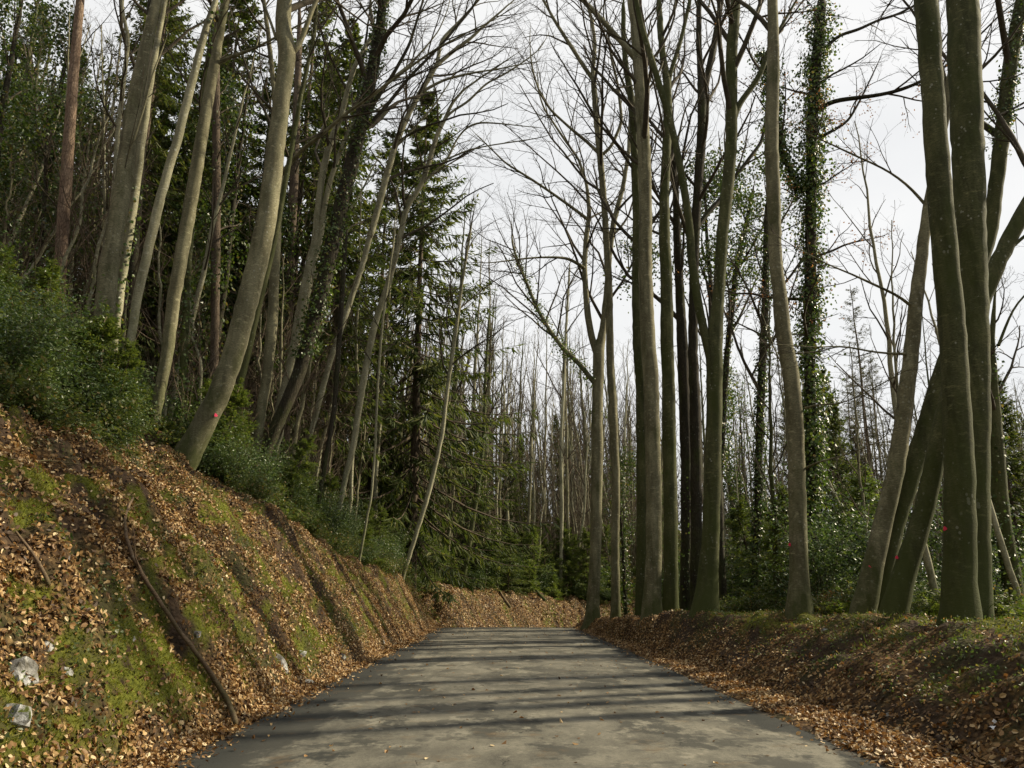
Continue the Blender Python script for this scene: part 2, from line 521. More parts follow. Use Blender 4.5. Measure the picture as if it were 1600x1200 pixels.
def terrain_mat():
    m, nt, out = newmat('forest_floor'); n = N(nt)
    co = n.node('ShaderNodeTexCoord').outputs['Object']
    moss, leaf, dark = n.attr('moss'), n.attr('leaf'), n.attr('dark')
    vc = n.vor(n.map(co, (1, 1, 1.2)), 17, 'F1', 'Color')
    sep = n.node('ShaderNodeSeparateColor'); n.sock(sep.inputs[0], vc)
    ve = n.vor(n.map(co, (1, 1, 1.2)), 17, 'F1', 'Distance')
    lc = n.ramp(sep.outputs[0], [(0, (.04, .022, .011)), (.4, (.12, .066, .026)), (.75, (.24, .145, .06)), (1, (.4, .27, .13))])
    lc = n.mix(n.ramp(ve, [(.35, 0), (.8, .8)]), lc, (.02, .013, .008))
    soil = n.ramp(n.noise(co, 7, 8, .7), [(.3, (.018, .013, .009)), (.7, (.075, .05, .032))])
    lf = n.math('MULTIPLY', leaf, n.ramp(n.noise(co, 3.5, 5), [(.35, .2), (.55, 1)]))
    c = n.mix(lf, soil, lc)
    mc = n.ramp(n.noise(co, 22, 6, .7), [(.3, (.03, .036, .007)), (.55, (.10, .11, .016)), (.75, (.2, .19, .035))])
    mf = n.math('MULTIPLY', moss, n.ramp(n.noise(co, 6, 5), [(.34, 0), (.5, 1)]))
    c = n.mix(mf, c, mc)
    dk = n.mix(n.ramp(n.noise(co, 9, 6), [(.4, 0), (.6, 1)]), (.03, .032, .014), (.06, .062, .022))
    c = n.mix(n.math('MULTIPLY', dark, .6), c, dk)
    h = n.math('ADD', n.math('MULTIPLY', ve, -1.0), n.noise(co, 12, 8, .7))
    nt.links.new(n.bsdf(c, .95, .1, n.bump(h, 1.0, .035)), out.inputs[0])
    return m
M['ground'] = terrain_mat()

def road_mat():
    m, nt, out = newmat('worn_asphalt'); n = N(nt)
    co = n.node('ShaderNodeTexCoord').outputs['Object']
    edge = n.attr('edge')             # 0 centre .. 1 at the verge, signed by side
    lane = n.attr('lane')
    agg = n.noise(co, 140, 3, .7)
    base = n.ramp(n.noise(n.map(co, (1, .5, 1)), 1.1, 9, .72), [(.38, (.08, .077, .062)), (.5, (.14, .133, .105)), (.6, (.21, .198, .155))])
    base = n.mix(n.ramp(n.noise(co, 24, 6, .75), [(.36, .5), (.5, 0)]), base, (.05, .049, .042))
    base = n.mix(n.ramp(n.noise(co, 46, 4, .7), [(.56, 0), (.68, .5)]), base, (.27, .255, .21))
    c = n.mix(n.ramp(agg, [(.3, .55), (.65, 0)]), base, (.05, .05, .046))
    # worn tar patches, dark damp stains
    pt = n.noise(n.map(co, (.8, .6, 1), (0, 0, .3)), 1.15, 8, .68)
    c = n.mix(n.ramp(pt, [(.52, 0), (.56, .85)]), c, (.042, .043, .038))
    pt2 = n.noise(n.map(co, (.45, .9, 1), (0, 0, -.2)), 1.4, 10, .74)
    c = n.mix(n.ramp(pt2, [(.54, 0), (.6, .7)]), c, (.055, .055, .047))
    c = n.mix(n.ramp(n.noise(n.map(co, (1, .6, 1)), 2.2, 8, .72), [(.56, 0), (.63, .6)]), c, (.25, .235, .185))
    st = n.noise(n.map(co, (1.0, .5, 1)), .9, 8, .68)
    dampf = n.math('ADD', n.math('MULTIPLY', edge, .62), n.math('MULTIPLY', st, .9))
    c = n.mix(n.ramp(dampf, [(.70, 0), (.76, .93)]), c, (.028, .03, .028))
    # polished wheel tracks
    c = n.mix(n.math('MULTIPLY', lane, .25), c, (.17, .16, .13))
    # fine cracks
    wv = n.noise(co, 2.5, 4, .6, 'Color')
    vv = n.node('ShaderNodeVectorMath', operation='ADD'); n.sock(vv.inputs[0], co)
    sc = n.node('ShaderNodeVectorMath', operation='SCALE'); n.sock(sc.inputs[0], wv); sc.inputs['Scale'].default_value = .6
    n.nt.links.new(sc.outputs[0], vv.inputs[1])
    cr = n.vor(vv.outputs[0], .9, 'DISTANCE_TO_EDGE')
    cm = n.math('MULTIPLY', n.ramp(cr, [(0, 1), (.012, 0)]), n.ramp(n.noise(co, .5, 3), [(.5, 0), (.6, .7)]))
    c = n.mix(cm, c, (.025, .025, .022))
    # brown leaf dust
    c = n.mix(n.ramp(n.noise(co, 1.7, 8, .75), [(.56, 0), (.7, .55)]), c, (.14, .095, .05))
    h = n.math('ADD', n.math('MULTIPLY', agg, .5), n.math('MULTIPLY', cm, -1.5))
    nt.links.new(n.bsdf(c, n.ramp(dampf, [(.8, .95), (.97, .8)]), .12, n.bump(h, .6, .008)), out.inputs[0])
    return m
M['road'] = road_mat()

# ------------------------------------------------------------------ terrain
def axis(segs):
    out = []
    for a, b, st in segs:
        out.append(np.arange(a, b, st))
    return np.concatenate(out + [[segs[-1][1]]])
gx = axis([(-1500, -300, 200), (-300, -100, 20), (-100, -40, 4), (-40, -16, 1.2), (-16, -8.5, .3), (-8.5, -3, .09), (-3, 3, .5), (3, 7, .09), (7, 14, .35), (14, 40, 1.5), (40, 140, 8), (140, 300, 30), (300, 1500, 200)])
gy = axis([(-300, -40, 40), (-40, -6, 3), (-6, 3, .6), (3, 24, .11), (24, 60, .22), (60, 90, .9), (90, 160, 4), (160, 400, 30), (400, 2000, 200)])
XX, YY = np.meshgrid(gx, gy, indexing='ij')
ZZ = ground(XX, YY)
ms, lf, dk = masks(XX, YY)
nx, ny = XX.shape
g = Geo()
idx = np.arange(nx * ny).reshape(nx, ny)
Q = np.stack([idx[:-1, :-1], idx[1:, :-1], idx[1:, 1:], idx[:-1, 1:]], -1)
g.add(np.stack([XX, YY, ZZ], -1), Q, 0)
me = g.mesh('terrain', M['ground'])
for nm, arr in (('moss', ms), ('leaf', lf), ('dark', dk)):
    me.attributes.new(nm, 'FLOAT', 'POINT').data.foreach_set('value', arr.astype(np.float32).ravel())
link('terrain', me, kind='structure')

def zmesh(x, y):
    i = np.clip(np.searchsorted(gx, x) - 1, 0, nx - 2); j = np.clip(np.searchsorted(gy, y) - 1, 0, ny - 2)
    fx = (x - gx[i]) / (gx[i + 1] - gx[i]); fy = (y - gy[j]) / (gy[j + 1] - gy[j])
    return (ZZ[i, j] * (1 - fx) + ZZ[i + 1, j] * fx) * (1 - fy) + (ZZ[i, j + 1] * (1 - fx) + ZZ[i + 1, j + 1] * fx) * fy

def gnormal(x, y):
    e = .06
    a = (zmesh(x + e, y) - zmesh(x - e, y)) / (2 * e)
    b = (zmesh(x, y + e) - zmesh(x, y - e)) / (2 * e)
    return unit(np.stack([-a, -b, np.ones_like(a)], -1))

# ------------------------------------------------------------------ road
def road_xy(s, d):
    s = np.asarray(s, float); d = np.asarray(d, float)
    x1 = 0.1 - 0.0003 * np.clip(s, 0, 40) ** 2 + d; y1 = s
    a = (s - 40) / RAD
    xa = CX - (RAD - d) * np.cos(a); ya = 40 + (RAD - d) * np.sin(a)
    q = s - 40 - RAD * ARC
    x2 = EX + q * math.sin(ARC) + d * math.cos(ARC); y2 = EY + q * math.cos(ARC) - d * math.sin(ARC)
    x = np.where(s < 40, x1, np.where(a < ARC, xa, x2)); y = np.where(s < 40, y1, np.where(a < ARC, ya, y2))
    return x, y
ss = np.concatenate([np.arange(-60, 0, 2), np.arange(0, 60, .4), np.arange(60, 140, 2)])
dd = np.linspace(-1, 1, 25)
S2, D2 = np.meshgrid(ss, dd, indexing='ij')
Wl = 3.38 + .10 * fbm(S2 * .8, 0 * S2, seed=51, oct=5); Wr = 3.42 + .10 * fbm(S2 * .8, 4 + 0 * S2, seed=52, oct=5)
DD = np.where(D2 < 0, D2 * Wl, D2 * Wr)
rx, ry = road_xy(S2, DD)
rz = z_road(S2) + .02 - .018 * (np.abs(DD) / 3.4) ** 2 + .004 * fbm(rx * .6, ry * .6, seed=53, oct=2)
g = Geo()
idx = np.arange(rx.size).reshape(rx.shape)
Q = np.stack([idx[:-1, :-1], idx[:-1, 1:], idx[1:, 1:], idx[1:, :-1]], -1)
g.add(np.stack([rx, ry, rz], -1), Q, 0)
me = g.mesh('road', M['road'])
me.attributes.new('edge', 'FLOAT', 'POINT').data.foreach_set('value', (np.clip(np.abs(DD) / 3.4, 0, 1) ** 2.2 * np.where(DD < 0, 1.0, .62)).astype(np.float32).ravel())
me.attributes.new('lane', 'FLOAT', 'POINT').data.foreach_set('value', (np.exp(-((np.abs(DD) - .85) / .35) ** 2) + np.exp(-((np.abs(DD) - 2.4) / .3) ** 2) * .5).astype(np.float32).ravel())
link('road', me, kind='structure')

# ------------------------------------------------------------------ generic tree building
def trunk_mesh(q, r, mat, flare=True, sides=14, seed=0, rough=.05):
    g = Geo()
    n = len(q)
    th = np.arange(sides) / sides * 2 * math.pi
    L = np.concatenate([[0], np.cumsum(np.linalg.norm(np.diff(q, axis=0), axis=1))])
    lob = 1 + rough * fbm(np.cos(th)[None] * 1.3 + seed, np.sin(th)[None] * 1.3, L[:, None] * .9, seed=seed, oct=3) * 1.6
    if flare:
        fl = np.exp(-L / .28)[:, None]
        lob = lob + fl * (.30 + .32 * fbm(np.cos(th)[None] * 2.2 + seed, np.sin(th)[None] * 2.2, 0, seed=seed + 5, oct=2))
    tubes(g, q[None], r[None], sides, rnd=np.array([rng.random()]), lobes=lob[None])
    return g.mesh('trunk', mat)

def twigs(g, B, R, dens=1.0, trop=(0, 0, .06), lv=3, first=(.15, 1)):
    """side branches and twigs for branches B"""
    k2 = max(3, int(8 * dens))
    B2, R2 = grow(B, R, k2, first[0], first[1], .5, 1.0, .48, 5, .6, trop, .16, .45, .0042)
    tubes(g, B2, R2, 4)
    if lv >= 2:
        B3, R3 = grow(B2, R2, max(3, int(6 * dens)), .12, 1, .4, .95, .5, 4, .65, trop, .16, .4, .0030)
        tubes(g, B3, R3, 3)
        if lv >= 3:
            B4, R4 = grow(B3, R3, max(2, int(4 * dens)), .1, 1, .4, .9, .55, 3, .7, trop, .14, .3, .0022)
            tubes(g, B4, R4, 3)
    return B2

def ivy_geo(g, q, r, t0, t1, dens=260, thick=.12, size=.085, mi=0):
    """leaves hugging a trunk polyline between fractions t0..t1 of its length"""
    L = np.concatenate([[0], np.cumsum(np.linalg.norm(np.diff(q, axis=0), axis=1))])
    tot = L[-1] * (t1 - t0)
    n = int(dens * tot)
    if n < 5:
        return
    s = L[-1] * (t0 + (t1 - t0) * rng.random(n))
    p = np.stack([np.interp(s, L, q[:, c]) for c in range(3)], 1)
    rr = np.interp(s, L, r)
    T = unit(np.stack([np.interp(np.minimum(s + .2, L[-1]), L, q[:, c]) for c in range(3)], 1) - p + 1e-5)
    A, B = frames(T)
    ph = rng.random(n) * 2 * math.pi
    clump = np.clip(.55 + .9 * fbm(s * 1.4, ph * 1.2, seed=61, oct=3), 0.05, 2)
    keep = rng.random(n) < clump * 1.3
    o = A * np.cos(ph)[:, None] + B * np.sin(ph)[:, None]
    off = rr + .01 + np.abs(rng.normal(size=n)) * thick * clump
    pp = p + o * off[:, None]
    dr = unit(o * .35 + np.array([0, 0, -.6]) + rng.normal(size=(n, 3)) * .45)
    sd = unit(np.cross(dr, o + .3 * rng.normal(size=(n, 3))))
    sz = size * (.6 + .8 * rng.random(n))
    diamonds(g, pp[keep], dr[keep], sz[keep], sd[keep], sz[keep] * .95, .08, mi=mi)

MAIN = []   # root x,y of the trees placed one by one

def tree(label, Y, pts, mat='beech', name='beech_tree', cat='tree', H=24, limbs=(), ivy=None, ivy_dens=260, ivy_thick=.12,
         crown_from=.5, k1=11, dens=.78, trop=(0, 0, .07), lean=(0, 0), lr=.26, marks=(), dy=0.0, limb_lv=2, base_hit=None,
         dead=0, seed=None, sides=14, top_r=.03, ang=(.45, .85), group=None, flare=True, ivy_size=.085, hang=0.0):
    """pts: (px, py, width px) measured in the photograph; the trunk stands in the plane y = Y, leaning dy metres per metre of height"""
    seed = seed if seed is not None else int(rng.integers(1e6))
    if base_hit is not None:
        Y = hit(*base_hit)[1]
    W, R = [], []
    p0, t0 = P(pts[0][0], pts[0][1], Y)
    z0 = float(ground(p0[0], Y))
    for (px, py, w) in pts:
        p, t = P(px, py, Y)
        h = p[2] - z0
        if dy:
            p, t = P(px, py, Y + dy * max(h, 0))
        W.append(p); R.append(w / 2 / FPX * t)
    W = np.array(W); R = np.array(R)
    # reach the ground
    if W[0, 2] > z0 - .2:
        d = W[0] - W[1]; d = d / abs(d[2]) if abs(d[2]) > .05 else np.array([0, 0, -1.])
        d[:2] = np.clip(d[:2], -.6, .6)
        add = W[0] + d * (W[0, 2] - z0 + .35)
        W = np.vstack([add, W]); R = np.concatenate([[R[0] * 1.02], R])
    loc = np.array([W[0, 0], W[0, 1], z0]); MAIN.append((loc[0], loc[1]))
    # go on above the frame
    top = W[-1, 2] - z0
    if top < H:
        d = unit(W[-1] - W[-3 if len(W) > 3 else -2]) if len(W) > 2 else np.array([0, 0, 1.])
        cur, rr0 = W[-1].copy(), R[-1]
        rem = H - top; k = max(2, int(rem / 1.2))
        for i in range(k):
            d = unit(d + np.array([lean[0] * .08, lean[1] * .08, .12]) + rng.normal(size=3) * .06)
            cur = cur + d * rem / k
            W = np.vstack([W, cur]); R = np.append(R, rr0 + (min(top_r, rr0) - rr0) * ((i + 1) / k) ** .9)
    else:
        for f in (.62, .35, .15):
            W = np.vstack([W, W[-1] + unit(W[-1] - W[-2]) * (.7 if R[-1] < .06 else .12)]); R = np.append(R, max(R[-1] * f / .8, .004))
    W = W - loc
    q, r = resample(W, R, .22)
    q[2:-2] += rng.normal(size=(len(q) - 4, 3)) * .006
    ro = root(name, loc, label, cat, group)
    link('trunk', trunk_mesh(q, r, M[mat], flare, sides, seed % 97), ro)
    limb_lines = []
    for lb in limbs:
        lp = lb['pts']; w2, r2 = [], []
        fy = lb.get('dy', 0.0)
        for i, (px, py, w) in enumerate(lp):
            yy = Y + dy * 0 + fy * i / max(1, len(lp) - 1)
            p, t = P(px, py, yy); w2.append(p - loc); r2.append(w / 2 / FPX * t)
        w2, r2 = np.array(w2), np.array(r2)
        # carry on past the last point
        for i in range(lb.get('ext', 0)):
            d = unit(w2[-1] - w2[-2]) + np.array(lb.get('bend', (0, 0, .1))) + rng.normal(size=3) * .1
            w2 = np.vstack([w2, w2[-1] + unit(d) * lb.get('step', 1.0)]); r2 = np.append(r2, r2[-1] * .75)
        if True:
            for f in (.62, .35, .15):
                d = unit(unit(w2[-1] - w2[-2]) + np.array([0, 0, .12]) + rng.normal(size=3) * .12)
                w2 = np.vstack([w2, w2[-1] + d * min(.9, r2[-1] * 22)]); r2 = np.append(r2, max(r2[-1] * f / .8, .004))
        a, b = resample(w2, r2, .2)
        link('limb', trunk_mesh(a, b, M[mat], False, 8, seed % 89 + 1), ro)
        limb_lines.append((a, b, lb))
    # crown
    g = Geo(); SRC = []
    tp = np.array([0, 0, 0.]) + np.array(trop)
    if k1:
        n_s = 40
        L = np.linspace(0, len(q) - 1, n_s)
        qs = np.stack([np.interp(L, np.arange(len(q)), q[:, c]) for c in range(3)], 1)[None]
        rs = np.interp(L, np.arange(len(r)), r)[None]
        B1, R1 = grow(qs, rs, k1, crown_from, .99, ang[0], ang[1], lr, 8, .5, tp, .11, .55, .012)
        tubes(g, B1, R1, 6)
        SRC.append(twigs(g, B1, R1, dens, tp * .6)[:, 1:].reshape(-1, 3))
        if dead:
            pass
    for a, b, lb in limb_lines:
        L = np.linspace(0, len(a) - 1, 14)
        qs = np.stack([np.interp(L, np.arange(len(a)), a[:, c]) for c in range(3)], 1)[None]
        rs = np.interp(L, np.arange(len(b)), b)[None]
        kk = lb.get('k', 8)
        if kk:
            B1, R1 = grow(qs, rs, kk, lb.get('from', .25), 1, .35, .85, lb.get('lr', .36), 6, .55, tp, .13, .4, .008)
            tubes(g, B1, R1, 5)
            SRC.append(twigs(g, B1, R1, dens * .85, tp * .6, limb_lv)[:, 1:].reshape(-1, 3))
    if g.n:
        link('crown', g.mesh('crown', M['twig']), ro)
    if ivy:
        gi = Geo()
        ivy_geo(gi, q, r, ivy[0], ivy[1], ivy_dens, ivy_thick, ivy_size)
        for a, b, lb in limb_lines:
            if lb.get('ivy'):
                ivy_geo(gi, a, b, 0, lb['ivy'], ivy_dens * .8, ivy_thick, ivy_size)
        if gi.n:
            link('ivy', gi.mesh('ivy', M['ivy'], False), ro, label='dark green ivy climbing the trunk')
    if dead:
        gd = Geo()
        src = np.concatenate(SRC); src = src[src[:, 2] < max(15, np.quantile(src[:, 2], .35))]
        sel = src[rng.integers(0, len(src), dead)] + rng.normal(size=(dead, 3)) * .12
        dr = rdir(dead); diamonds(gd, sel, dr, .08, perp(dr), .05, .15)
        link('foliage', gd.mesh('foliage', M['deadleaf'], False), ro, label='withered tan leaves still on the twigs')
    for (px, py, rad) in marks:
        # a sprayed dot on the camera side of the bark
        pw, t = P(px, py, Y + .0)
        pl = pw - loc
        i = int(np.argmin(np.abs(q[:, 2] - pl[2])))
        cdir = unit((EYE - loc) - q[i]); cdir[2] = 0; cdir = unit(cdir)
        xoff = np.clip((pl[0] - q[i, 0]) / r[i], -.85, .85)
        side = np.array([-cdir[1], cdir[0], 0]); side = side if side[0] > 0 else -side
        ctr = q[i]
        gm = Geo()
        nn = 12
        V = []
        for ring, fr in ((0, 0.02), (1, .6), (2, 1.0)):
            for k in range(nn):
                a = k / nn * 2 * math.pi
                wob = 1 + .18 * math.sin(3 * a + px)
                uo = xoff + math.cos(a) * fr * wob * rad / r[i]
                uo = max(-.98, min(.98, uo))
                V.append(ctr + (side * uo + cdir * math.sqrt(1 - uo * uo)) * (r[i] * 1.10 + .004) + np.array([0, 0, pl[2] - q[i, 2] + math.sin(a) * fr * wob * rad * 1.3]))
        Qm = []
        for ring in (0, 1):
            for k in range(nn):
                Qm.append([ring * nn + k, ring * nn + (k + 1) % nn, (ring + 1) * nn + (k + 1) % nn, (ring + 1) * nn + k])
        gm.add(np.array(V), Qm, 0)
        link('paint_mark', gm.mesh('paint_mark', M['paint']), ro, label='small pink forestry paint dot')
    return ro

LT = (.05, 0, .06)   # crowns of the slope trees reach towards the open road

# ---- trees above the uphill bank
tree('straight reddish-barked pine, branchless, by itself uphill of the mossy undergrowth', 22,
     [(86, 560, 13), (90, 490, 18), (94, 420, 18), (100, 330, 18), (107, 230, 17), (114, 130, 15), (120, 60, 13), (125, 0, 12)],
     'pine', 'pine_tree', H=24, k1=10, crown_from=.7, dens=.6, lr=.16, trop=(0, 0, 0))
tree('thick grey beech behind the reddish pine, with a thin vine on its trunk', 17.5,
     [(158, 545, 30), (165, 470, 29), (172, 400, 28), (188, 320, 27), (198, 250, 26), (205, 190, 24), (215, 130, 21), (228, 70, 17), (245, 0, 14)],
     'beech', H=25, k1=10, trop=LT, ivy=(.02, .12), ivy_dens=60,
     limbs=[dict(pts=[(188, 400, 3), (184, 330, 3), (194, 262, 3), (210, 215, 4), (226, 165, 3), (240, 110, 3)], k=2, dy=-.4)])
tree('slim pale companion stem growing tight beside the thick vine-wound beech', 18.2,
     [(172, 600, 7), (182, 510, 13), (190, 440, 13), (205, 350, 13), (214, 280, 12), (224, 200, 12), (236, 120, 10), (252, 30, 8), (258, 0, 7)],
     'ash', H=22, k1=9, trop=LT, ivy=(.1, .3), ivy_dens=70)
tree('thin stem with a kink near its top between the reddish pine and the thick beech', 21,
     [(160, 540, 6), (172, 420, 7), (178, 300, 7), (183, 215, 7), (193, 130, 7), (201, 60, 6), (190, 10, 5)],
     'ash', 'young_beech_tree', H=17, k1=8, trop=LT, sides=8)
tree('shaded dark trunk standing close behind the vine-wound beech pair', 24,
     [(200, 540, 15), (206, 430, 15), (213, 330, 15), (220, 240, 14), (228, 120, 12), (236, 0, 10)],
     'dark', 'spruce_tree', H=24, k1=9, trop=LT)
tree('pale leaning beech whose foot disappears in ferns, uphill of the curved beech', 17,
     [(178, 640, 7), (190, 590, 9), (204, 530, 12), (216, 455, 14), (232, 390, 14), (253, 300, 14), (280, 207, 13), (300, 127, 12), (320, 50, 10), (338, 0, 8)],
     'ash', H=23, k1=10, trop=LT, ivy=(.45, .8), ivy_dens=60)
tree('smooth grey beech with one pale side branch near the top, behind the curved beech', 20,
     [(248, 620, 17), (262, 550, 18), (271, 470, 20), (285, 390, 20), (301, 300, 20), (316, 210, 18), (330, 130, 16), (343, 50, 14), (352, 0, 12)],
     'beech', H=25, k1=10, trop=LT,
     limbs=[dict(pts=[(338, 100, 7), (352, 92, 6), (375, 84, 5), (400, 75, 4)], ext=2, k=5)])
tree('thin ivy-footed trunk right beside the smooth grey beech with a side branch', 21,
     [(283, 625, 10), (288, 540, 12), (292, 450, 10), (297, 380, 9), (303, 300, 8), (314, 200, 7), (322, 100, 6)],
     'beech_green', 'young_beech_tree', H=19, k1=8, trop=LT, ivy=(.02, .3), ivy_dens=120, sides=9)
tree('straight brown spruce trunk between the smooth grey beech and the curved beech', 27,
     [(334, 600, 13), (336, 500, 13), (337, 400, 14), (338, 300, 13), (338, 200, 12), (338, 100, 10), (337, 20, 9)],
     'spruce_bark', 'spruce_tree', H=25, k1=22, crown_from=.35, lr=.12, dens=.6, trop=(0, 0, -.03))
tree('big curved grey beech leaning over the bank edge, with a pink dot on its trunk', 18.5,
     [(292, 712, 44), (305, 690, 38), (322, 655, 35), (342, 617, 34), (360, 568, 33), (375, 517, 33), (388, 465, 33), (401, 415, 32), (412, 367, 31), (421, 310, 29), (428, 255, 28), (435, 200, 26),
      (441, 150, 25), (447, 105, 25), (449, 80, 27), (444, 55, 24), (442, 30, 23), (445, 0, 22)],
     'beech', H=26, k1=12, crown_from=.5, trop=LT, sides=20, marks=[(335, 651, .035)],
     limbs=[dict(pts=[(450, 84, 12), (462, 82, 9), (474, 55, 8), (486, 20, 7), (494, 0, 7)], ext=5, k=8, bend=(.1, 0, .1)),
            dict(pts=[(432, 62, 5), (425, 40, 4), (412, 5, 4)], ext=3, k=4)])
tree('dark-shadowed forked beech directly behind the big curved beech', 23,
     [(402, 690, 15), (408, 640, 15), (417, 590, 16), (424, 520, 18), (428, 450, 15), (432, 380, 14), (434, 310, 14), (437, 265, 14), (434, 215, 10), (428, 140, 8), (420, 60, 7), (412, 0, 6)],
     'beech', H=23, k1=9, trop=LT,
     limbs=[dict(pts=[(437, 275, 9), (448, 262, 8), (470, 235, 6), (500, 213, 6), (540, 178, 5), (580, 150, 5), (640, 105, 4)], ext=4, k=12, from_=0, bend=(.05, 0, .03), dy=-2)])
tree('pale slender stem seen just right of the curved beech foot, behind its trunk', 21.5,
     [(365, 645, 8), (378, 590, 11), (392, 530, 11), (408, 460, 11), (424, 395, 10), (436, 340, 9), (452, 250, 8), (470, 150, 7), (490, 60, 6)],
     'beech_green', 'young_beech_tree', H=20, k1=9, trop=LT, sides=9)
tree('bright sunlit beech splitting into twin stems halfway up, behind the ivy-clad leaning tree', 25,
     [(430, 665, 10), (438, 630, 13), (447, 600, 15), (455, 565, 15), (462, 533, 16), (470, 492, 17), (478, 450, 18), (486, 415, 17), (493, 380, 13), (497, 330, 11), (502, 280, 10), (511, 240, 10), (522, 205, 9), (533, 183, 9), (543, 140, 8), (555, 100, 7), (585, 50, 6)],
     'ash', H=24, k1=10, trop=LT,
     limbs=[dict(pts=[(491, 405, 11), (501, 370, 10), (507, 318, 9), (518, 275, 8), (529, 245, 8), (547, 200, 7), (575, 160, 6), (610, 125, 5)], ext=4, k=8),
            dict(pts=[(478, 450, 7), (492, 430, 7), (504, 420, 6), (515, 395, 6), (525, 365, 5), (545, 330, 4)], ext=2, k=5)])
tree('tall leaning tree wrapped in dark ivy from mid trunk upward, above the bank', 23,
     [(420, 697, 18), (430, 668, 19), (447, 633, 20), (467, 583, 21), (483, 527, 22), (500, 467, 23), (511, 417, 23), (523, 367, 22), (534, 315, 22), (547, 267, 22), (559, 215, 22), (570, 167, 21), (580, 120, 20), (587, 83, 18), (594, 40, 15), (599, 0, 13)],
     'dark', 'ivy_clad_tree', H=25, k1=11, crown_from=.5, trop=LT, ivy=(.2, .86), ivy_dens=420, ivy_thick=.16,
     limbs=[dict(pts=[(566, 190, 8), (585, 160, 7), (612, 120, 6), (640, 70, 5), (655, 20, 4)], ext=3, k=8),
            dict(pts=[(562, 210, 7), (600, 170, 6), (640, 120, 5), (690, 70, 4), (740, 10, 4)], ext=3, k=10)])
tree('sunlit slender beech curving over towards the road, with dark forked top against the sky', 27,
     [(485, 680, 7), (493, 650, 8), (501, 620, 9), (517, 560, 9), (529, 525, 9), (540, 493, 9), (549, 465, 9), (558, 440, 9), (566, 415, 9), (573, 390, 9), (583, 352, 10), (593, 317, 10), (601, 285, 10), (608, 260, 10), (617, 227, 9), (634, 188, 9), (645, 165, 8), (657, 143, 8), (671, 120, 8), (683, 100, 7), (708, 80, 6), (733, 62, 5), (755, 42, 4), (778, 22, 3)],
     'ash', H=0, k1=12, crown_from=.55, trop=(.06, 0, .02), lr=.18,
     limbs=[dict(pts=[(683, 100, 6), (686, 80, 6), (690, 62, 6), (702, 50, 6), (718, 34, 5), (733, 17, 4), (748, 0, 3)], ext=3, k=8),
            dict(pts=[(657, 145, 5), (672, 136, 5), (695, 124, 4), (720, 118, 4), (742, 113, 3)], ext=2, k=8),
            dict(pts=[(619, 228, 5), (634, 215, 4), (655, 190, 3), (670, 176, 3)], ext=1, k=4)])
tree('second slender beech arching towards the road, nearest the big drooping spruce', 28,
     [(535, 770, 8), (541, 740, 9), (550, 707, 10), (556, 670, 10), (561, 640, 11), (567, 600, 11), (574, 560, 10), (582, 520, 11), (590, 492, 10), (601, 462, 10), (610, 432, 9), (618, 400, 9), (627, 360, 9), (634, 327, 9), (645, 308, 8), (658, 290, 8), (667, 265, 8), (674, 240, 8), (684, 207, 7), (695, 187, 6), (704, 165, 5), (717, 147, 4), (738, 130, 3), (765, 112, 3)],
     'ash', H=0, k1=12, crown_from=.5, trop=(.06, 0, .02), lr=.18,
     limbs=[dict(pts=[(663, 285, 4), (682, 265, 4), (700, 248, 4), (712, 220, 3), (727, 200, 3), (747, 191, 3), (783, 193, 2)], ext=1, k=7),
            dict(pts=[(694, 188, 5), (704, 175, 4), (730, 160, 4), (760, 130, 3), (790, 115, 3)], ext=2, k=8),
            dict(pts=[(700, 248, 3), (730, 235, 3), (760, 228, 2), (800, 222, 2)], ext=1, k=6)])
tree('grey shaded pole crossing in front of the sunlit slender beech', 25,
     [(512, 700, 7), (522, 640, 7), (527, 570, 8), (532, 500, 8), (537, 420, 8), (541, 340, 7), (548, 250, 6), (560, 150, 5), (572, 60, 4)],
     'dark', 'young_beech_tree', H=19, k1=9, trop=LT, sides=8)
tree('brown-barked spruce trunk behind the bright twin-stemmed beech', 32,
     [(447, 640, 14), (449, 540, 15), (453, 400, 15), (459, 290, 14), (463, 180, 12), (467, 80, 10)],
     'spruce_bark', 'spruce_tree', H=26, k1=22, crown_from=.3, lr=.11, dens=.6, trop=(0, 0, -.03))
tree('thin dark stem slanting out of the hollies where the bank begins to drop', 27,
     [(568, 838, 4), (572, 815, 4), (580, 780, 4), (586, 700, 4), (590, 600, 4), (598, 500, 4), (612, 400, 3)],
     'ash', 'young_beech_tree', H=11, k1=8, trop=LT, sides=7)
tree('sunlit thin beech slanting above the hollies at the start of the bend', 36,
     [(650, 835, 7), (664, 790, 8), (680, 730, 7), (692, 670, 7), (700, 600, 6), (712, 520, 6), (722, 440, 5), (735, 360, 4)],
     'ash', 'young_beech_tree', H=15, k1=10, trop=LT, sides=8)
tree('greenish leaning pole rising from the far bank at the bend', 53,
     [(722, 915, 9), (731, 860, 9), (741, 800, 8), (750, 740, 7), (756, 680, 6), (758, 600, 5), (764, 500, 4)],
     'beech_green', 'young_beech_tree', H=16, k1=9, ivy=(.3, .8), ivy_dens=90, sides=9)
tree('bare pole on top of the far bank just beside the right-hand beeches', 62,
     [(876, 922, 6), (877, 850, 6), (878, 790, 6), (876, 700, 5), (880, 620, 5), (884, 520, 4), (890, 420, 3)],
     'ash', 'young_beech_tree', H=16, k1=10, sides=8)

